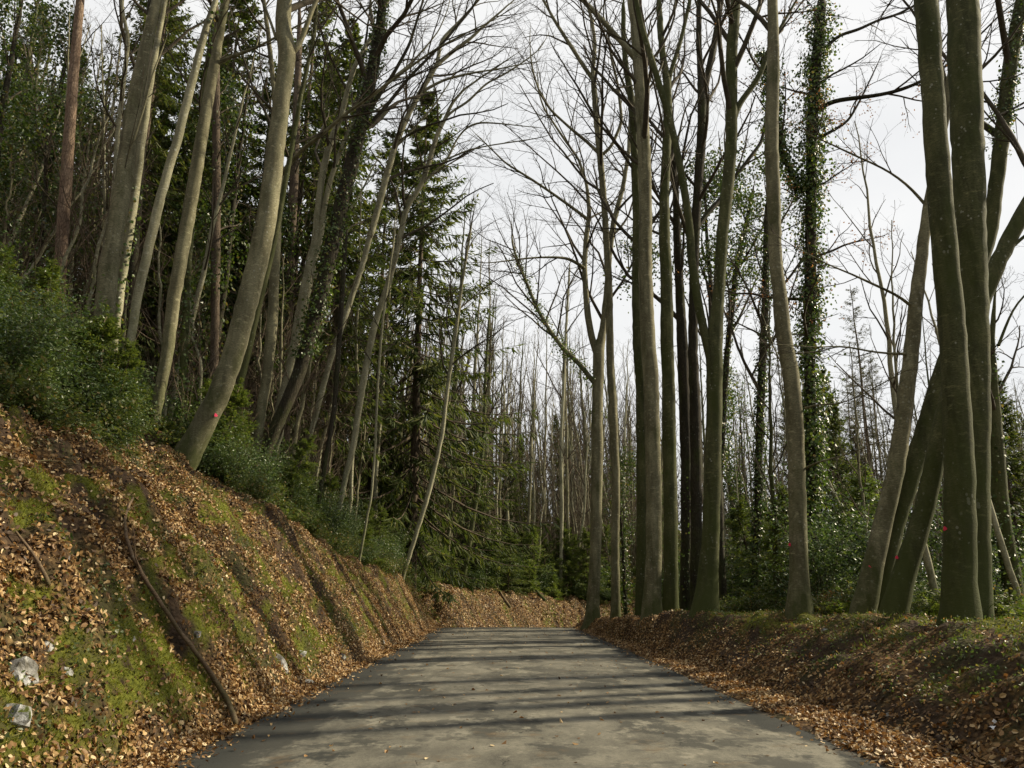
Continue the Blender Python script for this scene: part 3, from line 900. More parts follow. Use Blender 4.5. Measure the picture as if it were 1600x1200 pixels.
# ---- trees on the valley side
RT = (-.03, 0, .07)
tree('farthest roadside beech at the bend, forking high into two stems', 36,
     [(926, 972, 26), (927, 940, 20), (929, 900, 18), (931, 840, 18), (932, 783, 18), (933, 710, 18), (933, 633, 17), (935, 585, 17), (935, 550, 18), (942, 515, 11), (947, 467, 9), (952, 400, 9), (958, 350, 9), (966, 320, 8), (974, 290, 7), (982, 240, 6), (985, 180, 5)],
     'beech', H=22, k1=12, crown_from=.5, trop=RT, dens=.85,
     limbs=[dict(pts=[(933, 555, 11), (924, 525, 11), (918, 490, 10), (915, 450, 9), (913, 415, 8), (916, 370, 8), (921, 333, 7), (917, 290, 5), (905, 250, 4), (880, 215, 4), (850, 170, 3)], ext=1, k=12),
            dict(pts=[(914, 420, 6), (903, 412, 5), (888, 404, 5), (870, 402, 4), (845, 402, 3), (820, 404, 3)], ext=2, k=9, dy=-2, bend=(0, 0, -.05)),
            dict(pts=[(930, 600, 8), (905, 568, 8), (880, 545, 7), (858, 515, 6), (838, 480, 6), (822, 440, 5), (806, 400, 4)], k=16, lr=.5, ivy=.8, dy=2),
            dict(pts=[(921, 345, 6), (895, 325, 5), (860, 300, 4), (830, 280, 4), (790, 255, 3)], ext=1, k=10)],
     ivy=(.36, .365), ivy_thick=.3)
tree('smooth slender beech close beside the farthest forked roadside beech', 30.5,
     [(962, 968, 17), (962, 930, 14), (961, 867, 13), (962, 800, 13), (962, 733, 13), (959, 680, 13), (957, 633, 13), (954, 590, 12), (953, 545, 12), (952, 467, 11), (950, 417, 11), (947, 365, 10), (944, 320, 10), (941, 283, 10), (937, 240, 10), (933, 200, 10), (930, 165, 9), (928, 133, 9), (926, 110, 7), (930, 70, 6), (925, 30, 5), (915, 0, 4)],
     'beech', H=19, k1=10, crown_from=.6, trop=RT,
     limbs=[dict(pts=[(927, 125, 7), (913, 105, 7), (898, 82, 6), (883, 58, 6), (867, 33, 5), (850, 2, 4)], ext=2, k=10),
            dict(pts=[(934, 238, 6), (918, 222, 5), (900, 208, 5), (883, 193, 4), (860, 172, 4), (843, 145, 3), (832, 110, 3), (829, 87, 2)], ext=1, k=10),
            dict(pts=[(937, 245, 6), (955, 230, 5), (972, 190, 5), (965, 130, 4), (955, 90, 4)], ext=2, k=7)])
tree('shaded trunk half hidden behind the pale-edged roadside beech', 28.5,
     [(1002, 962, 20), (1003, 900, 18), (1003, 767, 17), (1002, 680, 16), (1001, 600, 16), (996, 533, 15), (994, 440, 14), (995, 333, 13), (992, 260, 12), (990, 200, 12), (986, 150, 11), (978, 105, 9), (974, 50, 8), (974, 10, 7)],
     'beech_green', H=24, k1=9, trop=RT)
tree('tall roadside beech with a sunlit pale edge and a limb over the road', 25.5,
     [(1019, 963, 34), (1020, 930, 28), (1021, 890, 26), (1022, 850, 25), (1022, 783, 24), (1020, 700, 24), (1017, 600, 24), (1013, 533, 23), (1009, 467, 22), (1008, 400, 21), (1009, 340, 20), (1008, 280, 20), (1006, 230, 20), (1003, 180, 20), (1000, 130, 20), (998, 90, 20), (992, 33, 15), (986, 0, 13)],
     'beech', H=26, k1=9, crown_from=.6, trop=RT, sides=18, marks=[],
     limbs=[dict(pts=[(996, 95, 11), (985, 82, 10), (968, 62, 9), (950, 42, 8), (930, 20, 8), (910, 0, 7)], ext=5, k=12)])
tree('straight greenish beech standing between the pale-edged beech and the twin trunks', 27.5,
     [(1048, 955, 27), (1048, 900, 23), (1048, 830, 22), (1047, 767, 22), (1046, 700, 21), (1045, 633, 21), (1043, 560, 20), (1042, 500, 20), (1041, 433, 18), (1038, 367, 18), (1038, 300, 15), (1041, 240, 14), (1043, 180, 14), (1043, 133, 13), (1036, 90, 10), (1032, 50, 10), (1029, 0, 9)],
     'beech_green', H=25, k1=9, trop=RT, sides=16,
     limbs=[dict(pts=[(1043, 140, 8), (1048, 112, 7), (1057, 85, 7), (1066, 55, 6), (1077, 5, 6)], ext=4, k=8)])
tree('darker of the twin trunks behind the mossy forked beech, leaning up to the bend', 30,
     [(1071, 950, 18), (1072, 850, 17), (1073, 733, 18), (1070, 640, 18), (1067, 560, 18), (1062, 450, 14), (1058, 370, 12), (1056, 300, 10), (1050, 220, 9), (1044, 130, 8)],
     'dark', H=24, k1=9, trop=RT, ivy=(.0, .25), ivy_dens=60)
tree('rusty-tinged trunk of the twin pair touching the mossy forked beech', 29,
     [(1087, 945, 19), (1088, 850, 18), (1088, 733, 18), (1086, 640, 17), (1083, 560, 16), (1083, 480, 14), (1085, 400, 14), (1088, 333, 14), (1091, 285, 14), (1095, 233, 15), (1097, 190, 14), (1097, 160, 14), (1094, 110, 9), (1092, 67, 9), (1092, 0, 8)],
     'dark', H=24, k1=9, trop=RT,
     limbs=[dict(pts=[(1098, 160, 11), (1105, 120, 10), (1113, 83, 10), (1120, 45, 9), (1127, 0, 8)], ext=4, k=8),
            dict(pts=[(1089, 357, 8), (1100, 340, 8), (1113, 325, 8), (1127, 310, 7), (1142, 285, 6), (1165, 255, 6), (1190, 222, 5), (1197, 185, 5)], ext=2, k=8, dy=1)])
tree('mossy beech forking low into a wide V, thickest of the middle roadside group', 21.3,
     [(1102, 955, 44), (1105, 925, 35), (1107, 890, 31), (1109, 860, 29), (1111, 820, 27), (1113, 767, 26), (1115, 700, 25), (1116, 633, 24), (1116, 590, 25), (1115, 550, 26), (1118, 515, 23), (1121, 480, 19), (1124, 440, 18), (1127, 400, 18), (1129, 360, 18), (1134, 320, 19), (1138, 280, 19), (1142, 235, 18), (1143, 200, 18), (1143, 150, 18), (1143, 83, 18), (1146, 40, 17), (1150, 0, 15)],
     'beech_green', H=25, k1=9, crown_from=.6, trop=RT, sides=18, dead=500,
     limbs=[dict(pts=[(1110, 560, 15), (1103, 530, 15), (1096, 500, 14), (1090, 470, 14), (1085, 435, 13), (1080, 400, 13), (1078, 360, 13), (1073, 320, 12), (1067, 283, 12), (1059, 240, 11), (1050, 200, 11), (1042, 170, 11), (1033, 143, 11), (1025, 115, 10), (1017, 90, 10), (1008, 60, 9), (1000, 33, 9), (994, 0, 8)], ext=5, k=8, **{'from': .7}),
            dict(pts=[(1147, 185, 10), (1153, 165, 10), (1167, 146, 9), (1183, 125, 9), (1193, 103, 8), (1202, 75, 7)], ext=4, k=9)])
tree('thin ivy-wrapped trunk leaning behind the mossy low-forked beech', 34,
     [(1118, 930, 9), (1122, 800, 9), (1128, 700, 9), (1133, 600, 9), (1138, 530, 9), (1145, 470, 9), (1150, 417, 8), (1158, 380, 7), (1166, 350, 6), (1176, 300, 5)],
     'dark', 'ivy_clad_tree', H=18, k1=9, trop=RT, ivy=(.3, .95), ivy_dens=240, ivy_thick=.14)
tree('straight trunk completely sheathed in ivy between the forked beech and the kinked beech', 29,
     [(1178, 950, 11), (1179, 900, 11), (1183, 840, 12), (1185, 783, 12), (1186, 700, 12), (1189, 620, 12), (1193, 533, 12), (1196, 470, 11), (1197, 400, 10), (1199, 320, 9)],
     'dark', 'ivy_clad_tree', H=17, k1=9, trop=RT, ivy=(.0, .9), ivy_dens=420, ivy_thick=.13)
tree('kinked, knotty beech with a pink dot near its foot, alone on the verge', 16.8,
     [(1250, 952, 44), (1249, 925, 32), (1248, 883, 28), (1247, 830, 27), (1246, 767, 27), (1245, 725, 26), (1243, 683, 26), (1241, 640, 25), (1238, 600, 25), (1233, 570, 24), (1227, 545, 23), (1223, 515, 23), (1220, 483, 23), (1217, 450, 21), (1213, 417, 20), (1211, 380, 20), (1210, 340, 20), (1207, 290, 21), (1206, 240, 21), (1206, 170, 20), (1208, 100, 19), (1208, 50, 17), (1207, 0, 16)],
     'beech', H=24, k1=9, crown_from=.6, trop=RT, sides=18, marks=[(1236, 851, .028)],
     limbs=[dict(pts=[(1233, 553, 4), (1245, 552, 3), (1262, 552, 2)], k=3), dict(pts=[(1258, 638, 4), (1275, 630, 3), (1310, 634, 2), (1350, 615, 2)], k=6, ext=1, dy=-1),
            dict(pts=[(1258, 732, 4), (1275, 722, 3), (1310, 715, 2)], k=6, ext=1, dy=-1)])
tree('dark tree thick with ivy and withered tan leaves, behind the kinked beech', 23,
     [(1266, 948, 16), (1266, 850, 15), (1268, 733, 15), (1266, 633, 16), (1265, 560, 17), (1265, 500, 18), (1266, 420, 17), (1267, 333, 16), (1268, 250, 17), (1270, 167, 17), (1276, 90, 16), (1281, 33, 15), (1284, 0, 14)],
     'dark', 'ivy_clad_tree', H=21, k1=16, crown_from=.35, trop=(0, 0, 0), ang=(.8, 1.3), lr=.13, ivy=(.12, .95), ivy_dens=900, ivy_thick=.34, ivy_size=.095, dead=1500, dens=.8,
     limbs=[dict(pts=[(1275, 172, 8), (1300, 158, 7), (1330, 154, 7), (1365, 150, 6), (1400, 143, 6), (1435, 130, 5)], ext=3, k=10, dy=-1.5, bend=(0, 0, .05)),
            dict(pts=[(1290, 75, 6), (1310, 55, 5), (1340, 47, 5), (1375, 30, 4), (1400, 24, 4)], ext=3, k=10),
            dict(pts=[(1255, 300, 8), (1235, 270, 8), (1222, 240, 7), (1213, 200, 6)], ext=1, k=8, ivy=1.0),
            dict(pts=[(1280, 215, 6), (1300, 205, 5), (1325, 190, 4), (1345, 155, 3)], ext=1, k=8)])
tree('paler leaning trunk of the crossed clump, right beside the sawn stump', 15.6,
     [(1350, 952, 38), (1360, 905, 32), (1372, 850, 29), (1386, 790, 27), (1400, 730, 26), (1410, 660, 25), (1418, 600, 23), (1424, 550, 22), (1429, 500, 21), (1434, 450, 20), (1440, 400, 18), (1446, 350, 17), (1455, 300, 16), (1466, 240, 14), (1478, 170, 13), (1490, 90, 11)],
     'beech', H=21, k1=9, trop=RT, sides=16, marks=[(1360, 887, .026)],
     limbs=[dict(pts=[(1432, 485, 6), (1405, 462, 4), (1370, 447, 4), (1335, 430, 3), (1290, 412, 2)], ext=1, k=9, dy=-.5),
            dict(pts=[(1425, 553, 6), (1400, 553, 4), (1360, 550, 3), (1320, 540, 3), (1280, 543, 2)], ext=1, k=9, dy=-.5),
            dict(pts=[(1446, 320, 5), (1420, 290, 4), (1385, 265, 3), (1340, 245, 3)], ext=1, k=9)])
tree('ivied trunk leaning steeply through the middle of the crossed clump', 15.9,
     [(1366, 950, 34), (1380, 890, 31), (1395, 830, 30), (1412, 775, 29), (1430, 720, 28), (1447, 667, 28), (1463, 612, 26), (1480, 560, 25), (1500, 500, 24), (1525, 430, 23), (1548, 360, 22), (1556, 290, 22), (1566, 210, 22), (1577, 110, 21), (1590, 30, 19), (1597, 0, 18)],
     'beech_green', H=22, k1=9, trop=RT, sides=16, ivy=(.5, .95), ivy_dens=380, ivy_thick=.09, ivy_size=.06)
tree('dark-shadowed trunk leaning right in the crossed clump, nearest the thick front beech', 14.7,
     [(1399, 952, 42), (1408, 915, 36), (1419, 880, 33), (1430, 850, 32), (1443, 800, 30), (1456, 745, 28), (1466, 690, 27), (1480, 630, 26), (1500, 560, 25), (1530, 480, 25), (1560, 410, 24), (1585, 355, 23), (1615, 305, 22), (1650, 250, 21)],
     'beech_green', H=19, k1=10, trop=RT, sides=16, marks=[(1405, 871, .025)],
     limbs=[dict(pts=[(1553, 430, 8), (1575, 390, 6), (1600, 370, 5)], ext=3, k=8),
            dict(pts=[(1560, 540, 5), (1575, 500, 4), (1590, 470, 3), (1605, 460, 3)], ext=2, k=8)])
tree('thick white-speckled front beech on the bank edge, with a pink dot at head height', 12.3,
     [(1500, 975, 66), (1499, 950, 54), (1499, 900, 49), (1500, 840, 47), (1500, 767, 45), (1497, 690, 43), (1493, 600, 40), (1489, 540, 38), (1485, 483, 37), (1480, 430, 36), (1474, 367, 36), (1467, 290, 35), (1461, 200, 34), (1456, 130, 33), (1452, 70, 33), (1447, 0, 35)],
     'beech_green', H=25, k1=9, crown_from=.6, trop=RT, sides=22, marks=[(1479, 826, .026)])
tree('tallest straight beech standing right behind the white-speckled front beech', 14.0,
     [(1522, 955, 52), (1524, 920, 44), (1525, 850, 42), (1524, 733, 42), (1523, 600, 42), (1521, 467, 42), (1517, 367, 44), (1514, 280, 45), (1510, 167, 46), (1507, 80, 46), (1505, 0, 46)],
     'beech_green', H=27, k1=9, crown_from=.55, trop=RT, sides=22)
tree('green-shaded trunk behind the front beeches with a broken stub halfway', 19,
     [(1583, 920, 30), (1577, 880, 26), (1570, 840, 24), (1563, 780, 23), (1557, 700, 22), (1553, 630, 17), (1550, 580, 14), (1549, 545, 10), (1552, 500, 8)],
     'beech_green', 'broken_tree', H=0, k1=5, crown_from=.5, trop=RT, ivy=(.1, .8), ivy_dens=60, lr=.3)

# ------------------------------------------------------------------ background trees: a few kinds, copied one by one
def m_bare(H, r0, k1, dens, spread, seed, mat='twig', tmat='ash', lv=3, cf=.35):
    global rng
    rng = np.random.default_rng(seed)
    n = 26
    z = np.linspace(-.4, H, n)
    drift = np.cumsum(rng.normal(size=(n, 2)) * .028, axis=0) + np.outer(np.linspace(0, 1, n) ** 1.4, rng.normal(size=2) * .6)
    q = np.column_stack([drift - drift[0], z])
    r = r0 * (1 - np.linspace(0, 1, n) ** 1.2) + .015
    t = trunk_mesh(q, r, M[tmat], True, 8, seed)
    g = Geo()
    B1, R1 = grow(q[None], r[None], k1, cf, .99, .35, .75, spread, 7, .5, (0, 0, .09), .12, .55, .012)
    tubes(g, B1, R1, 5)
    twigs(g, B1, R1, dens, (0, 0, .07), lv)
    return [('trunk', t), ('crown', g.mesh('crown', M[mat]))]

def m_conifer(H, r0, spread, seed, needles='spruce', z0=.12, per=5, step=.42, tw=11, droop=.25, nl=.30, nw=.075, bmat='spruce_bark', hang=1.0):
    global rng
    rng = np.random.default_rng(seed)
    n = 20
    z = np.linspace(-.4, H, n)
    q = np.column_stack([np.cumsum(rng.normal(size=n) * .02), np.cumsum(rng.normal(size=n) * .02), z])
    r = r0 * (1 - np.linspace(0, 1, n)) + .012
    t = trunk_mesh(q, r, M[bmat], True, 8, seed)
    zz = []
    h = H * z0
    while h < H * .99:
        f = (h / H - z0) / (1 - z0)
        for k in range(per):
            zz.append((h + rng.normal() * .12, rng.random() * 6.283, spread * (1 - f) ** .85 * (.55 + .6 * rng.random()) * (1 if f > .12 else .6 + 3 * f) + .12))
        h += step * (.6 + .5 * (1 - f)) * (.8 + .4 * rng.random())
    zz = np.array(zz)
    m = len(zz); nb = 6
    tt = np.linspace(0, 1, nb)
    up = (zz[:, 0] / H)[:, None]
    rad = zz[:, 2:3] * tt
    dz = zz[:, 2:3] * (-droop * (1.3 - up) * 2 * tt + .55 * droop * 2 * tt ** 2.2 + (up ** 2) * .5 * tt)
    az = zz[:, 1:2] + rng.normal(size=(m, 1)) * .1 * tt
    cx = np.interp(zz[:, 0], z, q[:, 0])[:, None]; cy = np.interp(zz[:, 0], z, q[:, 1])[:, None]
    B = np.stack([cx + rad * np.cos(az), cy + rad * np.sin(az), zz[:, :1] + dz], -1)
    Rb = np.maximum(zz[:, 2:3] * .011 * (1 - .8 * tt), .004)
    g = Geo()
    tubes(g, B, Rb, 3, mi=0)
    # needle sprays along each branch
    k = tw
    f = (.12 + .88 * (np.arange(k)[None] + rng.random((m, k))) / k) * (nb - 1)
    f = np.minimum(f, nb - 1.001)
    i = f.astype(int); fr = (f - i)[..., None]; mi = np.arange(m)[:, None]
    p = B[mi, i] * (1 - fr) + B[mi, i + 1] * fr
    T = unit(B[mi, i + 1] - B[mi, i])
    side = unit(np.cross(T, np.array([0, 0, 1.])))
    sg = np.where(np.arange(k) % 2, 1, -1)[None, :, None]
    for rep in range(3):
        d = unit(T * .75 + side * sg * (.75 if rep < 2 else .25) + np.array([0, 0, -.28 * hang * (1 + rep * .9)]) + rng.normal(size=T.shape) * .24)
        ln = (nl * (1.15 - .5 * (f / nb)) * (.6 + .8 * rng.random((m, k)))) * np.clip(zz[:, 2:3] / spread + .35, .4, 1.2)
        d2 = d.reshape(-1, 3)
        pn = unit(np.cross(d2, unit(np.array([0, 0, 1.]) + .5 * rng.normal(size=d2.shape))))
        pp = (p + rng.normal(size=p.shape) * .03).reshape(-1, 3)
        diamonds(g, pp, d2, ln.ravel() * 1.2, pn, nw * (.6 + .8 * rng.random(len(d2))), .06, mi=1)
    return [('trunk', t), ('crown', g.mesh('crown', [M[bmat], M[needles]], False))]

def m_ivytree(H, r0, seed):
    global rng
    parts = m_bare(H, r0, 9, .5, .2, seed, lv=2, tmat='dark', cf=.45)
    n = 14
    z = np.linspace(0, H * .85, n)
    q = np.column_stack([np.cumsum(rng.normal(size=n) * .05), np.cumsum(rng.normal(size=n) * .05), z])
    g = Geo()
    ivy_geo(g, q, np.full(n, r0 * .9), .0, 1, 170, .32, .13)
    for k in range(16):    # bushy ivy bulges
        c = q[rng.integers(3, n)] + rng.normal(size=3) * np.array([.7, .7, .3])
        nn = 170
        pp = c + rng.normal(size=(nn, 3)) * np.array([.5, .5, .42]) * (.6 + .7 * rng.random())
        dr = unit(rng.normal(size=(nn, 3)) + np.array([0, 0, -.5]))
        diamonds(g, pp, dr, .13 * (.6 + .7 * rng.random(nn)), perp(dr), .11, .1)
    return parts + [('ivy', g.mesh('ivy', M['ivy'], False))]

def m_topivy(H, seed):
    """tall tree whose upper boughs are full of evergreen ivy"""
    global rng
    parts = m_bare(H, .2, 12, .55, .2, seed, lv=2, tmat='dark', cf=.5)
    g = Geo()
    for k in range(34):
        c = np.array([rng.normal() * 1.3, rng.normal() * 1.3, H * (.62 + .26 * rng.random())])
        nn = 260
        pp = c + rng.normal(size=(nn, 3)) * np.array([.55, .55, .42]) * (.6 + .7 * rng.random())
        dr = unit(rng.normal(size=(nn, 3)) + np.array([0, 0, -.5]))
        diamonds(g, pp, dr, .13 * (.6 + .7 * rng.random(nn)), perp(dr), .11, .1)
    return parts + [('ivy', g.mesh('ivy', M['ivy'], False))]

def m_bush(h, w, n, size, mat, seed, lobes=9, ratio=.55, stems=10):
    global rng
    rng = np.random.default_rng(seed)
    g = Geo()
    st = np.zeros((stems, 5, 3)); ctr = []
    for i in range(stems):
        a = rng.random() * 6.283; rr = w * .5 * math.sqrt(rng.random()); top = np.array([math.cos(a) * rr, math.sin(a) * rr, h * (.45 + .5 * rng.random())])
        tt = np.linspace(0, 1, 5)[:, None]
        st[i] = top * np.array([1, 1, 1]) * np.hstack([tt ** 1.4, tt ** 1.4, tt]) + rng.normal(size=(5, 3)) * .02
        st[i, 0, 2] = -.15
        ctr.append(top)
    tubes(g, st, np.full((stems, 5), .008) * np.linspace(1.4, .5, 5), 3)
    S2, R2 = grow(st, np.full((stems, 5), .006), 7, .25, 1, .5, 1.1, .4, 4, .7, (0, 0, .05), .2, .3, .003)
    tubes(g, S2, R2, 3)
    gl = Geo()
    src = S2.reshape(-1, 3)
    c = src[rng.integers(0, len(src), n)]
    pp = c + rng.normal(size=(n, 3)) * np.array([.09, .09, .07]) * (h ** .5)
    pp[:, 2] = np.maximum(pp[:, 2], .01)
    dr = unit(rng.normal(size=(n, 3)) * np.array([1, 1, .6]) + np.array([0, 0, .1]))
    sz = size * (.55 + .9 * rng.random(n))
    up = unit(np.array([0, 0, 1.]) + .7 * rng.normal(size=(n, 3)))
    diamonds(gl, pp, dr, sz, unit(np.cross(dr, up)), sz * ratio, .12)
    return [('stem', g.mesh('stem', M['twig'])), ('foliage', gl.mesh('foliage', M[mat], False))]

def m_sapling(h, seed, needles='fir', n_tw=16):
    """young fir with flat feathery sprays"""
    return m_conifer(h, .02 + h * .008, h * .42, seed, needles, .03, 6, .2, n_tw, .06, .17, .03, hang=.4)

def m_deadbeech(h, seed):
    global rng
    rng = np.random.default_rng(seed)
    parts = m_bare(h, .02, 9, .55, .35, seed, lv=2, cf=.2)
    q = np.column_stack([rng.normal(size=(300, 2)) * h * .22, h * (.35 + .6 * rng.random(300))])
    g = Geo(); dr = rdir(300)
    diamonds(g, q, dr, .06, perp(dr), .035, .15)
    return parts + [('foliage', g.mesh('foliage', M['deadleaf'], False))]

def m_grassy(h, w, n, seed):
    """fern-like arching fronds"""
    global rng
    rng = np.random.default_rng(seed)
    g = Geo(); m = n
    a = rng.random(m) * 6.283; L = h * (.7 + .5 * rng.random(m))
    tt = np.linspace(0, 1, 7)
    rad = w * tt[None] * (.6 + .5 * rng.random((m, 1)))
    zz = L[:, None] * (np.sin(tt * 2.3) * .8)[None]
    B = np.stack([rad * np.cos(a)[:, None], rad * np.sin(a)[:, None], zz], -1)
    tubes(g, B, np.full((m, 7), .004), 3)
    gl = Geo()
    for j in range(1, 7):
        for f in (0., .33, .66):
            p = B[:, j - 1] * (1 - f) + B[:, j] * f
            T = unit(B[:, j] - B[:, j - 1])
            s = unit(np.cross(T, np.array([0, 0, 1.])))
            ln = h * .22 * math.sin((j - 1 + f) / 6 * 2.6 + .45)
            for sg in (-1, 1):
                d = unit(s * sg + T * .35 + rng.normal(size=s.shape) * .08)
                diamonds(gl, p, d, ln * (.85 + .3 * rng.random(m)), T, .035, .05)
    return [('stem', g.mesh('stem', M['twig'])), ('foliage', gl.mesh('foliage', M['fir'], False))]

def proto(parts):
    return parts
V = {
    'bare': [m_bare(17, .13, 13, .62, .2, 101), m_bare(20, .16, 14, .62, .2, 102, 'twig', 'beech_green'), m_bare(15, .09, 12, .6, .19, 103, 'twig_brown', 'ash'), m_bare(18, .11, 12, .62, .18, 104, 'twig_brown', 'beech')],
    'pole': [m_bare(13, .075, 12, .45, .2, 111, 'twig_brown', 'ash', 2, .3), m_bare(15, .09, 12, .45, .18, 112, 'twig', 'ash', 2, .35), m_bare(11, .06, 12, .45, .22, 113, 'twig_brown', 'beech', 2, .2)],
    'spruce': [m_conifer(22, .22, 4.2, 121, per=6, nl=.42, nw=.11, droop=.32), m_conifer(18, .18, 3.6, 122, z0=.15, per=6, nl=.4, nw=.1, droop=.3), m_conifer(24, .25, 4.2, 123, z0=.25, nl=.42, nw=.11, droop=.3), m_conifer(24, .24, 5.6, 124, z0=.14, per=4, step=.62, tw=13, nl=.5, nw=.09, droop=.42, hang=1.6), m_conifer(25, .27, 6.4, 125, z0=.10, per=5, step=.5, tw=20, nl=.5, nw=.085, droop=.36, hang=1.4)],
    'larch': [m_conifer(19, .16, 2.6, 131, 'larch', .25, 4, .5, 9, .16, .22, .035, hang=.8), m_conifer(16, .14, 2.3, 132, 'larch', .3, 4, .5, 9, .12, .22, .03, hang=.8)],
    'ivy': [m_ivytree(16, .15, 141), m_ivytree(13, .12, 142), m_ivytree(18, .17, 143)],
    'topivy': [m_topivy(24, 145)],
    'brush': [m_bare(6, .035, 16, .75, .34, 201, 'twig_brown', 'ash', 2, .08), m_bare(4.5, .03, 15, .75, .4, 202, 'twig_brown', 'beech', 2, .05)],
    'holly': [m_bush(1.5, 1.6, 2300, .065, 'holly', 151), m_bush(1.1, 1.5, 2000, .06, 'holly', 152), m_bush(2.4, 1.8, 3200, .07, 'holly', 153, stems=14)],
    'bramble': [m_bush(.7, 1.5, 1500, .06, 'bramble', 161, ratio=.7), m_bush(.55, 1.3, 1300, .055, 'bramble', 162, ratio=.7)],
    'sapling': [m_sapling(1.3, 171), m_sapling(2.1, 172), m_sapling(3.4, 173, n_tw=18)],
    'fern': [m_grassy(.6, .6, 22, 181), m_grassy(.5, .55, 18, 182)],
    'dead': [m_deadbeech(1.8, 191), m_deadbeech(1.2, 192)],
}
rng = np.random.default_rng(99)
PLACED = []

def place(kind, x, y, sc, label, name, cat, group, tilt=0.06, i=None, sink=0.0, tdir=None):
    parts = V[kind][int(rng.integers(len(V[kind]))) if i is None else i]
    z = float(ground(x, y)) - sink
    o = root(name, (x, y, z), label, cat, group)
    o.rotation_euler = (rng.normal() * tilt, rng.normal() * tilt + (tdir or 0), rng.random() * 6.283 if tdir is None else 0)
    s = sc * (.88 + .24 * rng.random())
    o.scale = (s * (.92 + .16 * rng.random()), s, s * (.92 + .16 * rng.random()))
    for nm, me in parts:
        link(nm, me, o)
    PLACED.append((o, x, y, label, group))
    return o

def clear(x, y, r):
    return all((x - a) ** 2 + (y - b) ** 2 > r * r for a, b in MAIN)

def in_view(x, y, m=.06):
    return y > 2 and abs(x) / y < .70 + m

def scatter(n, xr, yr, cond, rmin, tries=40):
    out = []
    for _ in range(n * tries):
        if len(out) >= n:
            break
        x = xr[0] + (xr[1] - xr[0]) * rng.random(); y = yr[0] + (yr[1] - yr[0]) * rng.random()
        d, s = road_ds(x, y); d, s = float(d), float(s)
        if not cond(x, y, d, s):
            continue
        if all((x - a) ** 2 + (y - b) ** 2 > rmin * rmin for a, b in out):
            out.append((x, y))
    return out

# the wood on the slope
lab_s = 'dark evergreen spruce on the slope'
for x, y in scatter(36, (-38, -9), (26, 80), lambda x, y, d, s: in_view(x, y) and d < -10.5 and y > 25 and x / y < -.27, 2.0):
    place('spruce', x, y, .9, lab_s, 'spruce_tree', 'tree', 'spruces in the wood on the slope', .02)
for x, y in scatter(40, (-30, -8), (20, 55), lambda x, y, d, s: in_view(x, y) and d < -9 and clear(x, y, .9) and y > min(26, 40 + 1.1 * x), 1.8):
    place('ivy', x, y, .95, 'ivy-smothered tree on the slope', 'ivy_clad_tree', 'tree', 'ivy-smothered trees on the slope', .05)
for x, y in scatter(110, (-40, -7.5), (25, 85), lambda x, y, d, s: in_view(x, y) and d < -8.5 and clear(x, y, .8), 1.2):
    place('bare', x, y, 1.0, 'bare broadleaf tree on the slope', 'bare_tree', 'tree', 'bare trees in the wood on the slope', .06)
for x, y in scatter(105, (-28, -6.5), (21, 60), lambda x, y, d, s: in_view(x, y) and d < -7 and clear(x, y, .5), .7):
    place('pole', x, y, 1.0, 'spindly young tree on the slope', 'young_tree', 'tree', 'spindly young trees on the slope', .1)
# behind the bend
for x, y in scatter(110, (-14, 22), (52, 125), lambda x, y, d, s: d < -7 and x / y < .2, 1.0):
    place('bare', x, y, 1.25, 'thin bare tree beyond the far bank', 'bare_tree', 'tree', 'thin bare trees beyond the bend', .05)
for x, y in scatter(80, (-10, 18), (51, 100), lambda x, y, d, s: d < -6 and x / y < .2, .8):
    place('pole', x, y, 1.25, 'spindly bare stem beyond the far bank', 'young_tree', 'tree', 'spindly stems beyond the bend', .09)
for x, y in scatter(30, (-12, 16), (56, 110), lambda x, y, d, s: d < -10, 2.5):
    place('spruce', x, y, .5, 'small dark spruce beyond the far bank', 'spruce_tree', 'tree', 'small spruces beyond the bend', .03)
for x, y in scatter(130, (-12, 20), (52, 95), lambda x, y, d, s: d < -7 and x / y < .22, 1.1):
    place('brush', x, y, 1.7, 'twiggy brown sapling beyond the far bank', 'bare_sapling', 'sapling', 'twiggy saplings beyond the bend', .1)
for x, y in scatter(70, (-22, -6), (20, 50), lambda x, y, d, s: in_view(x, y) and d < -7, 1.0):
    place('brush', x, y, 1.3, 'twiggy sapling on the slope', 'bare_sapling', 'sapling', 'twiggy saplings on the slope', .12)
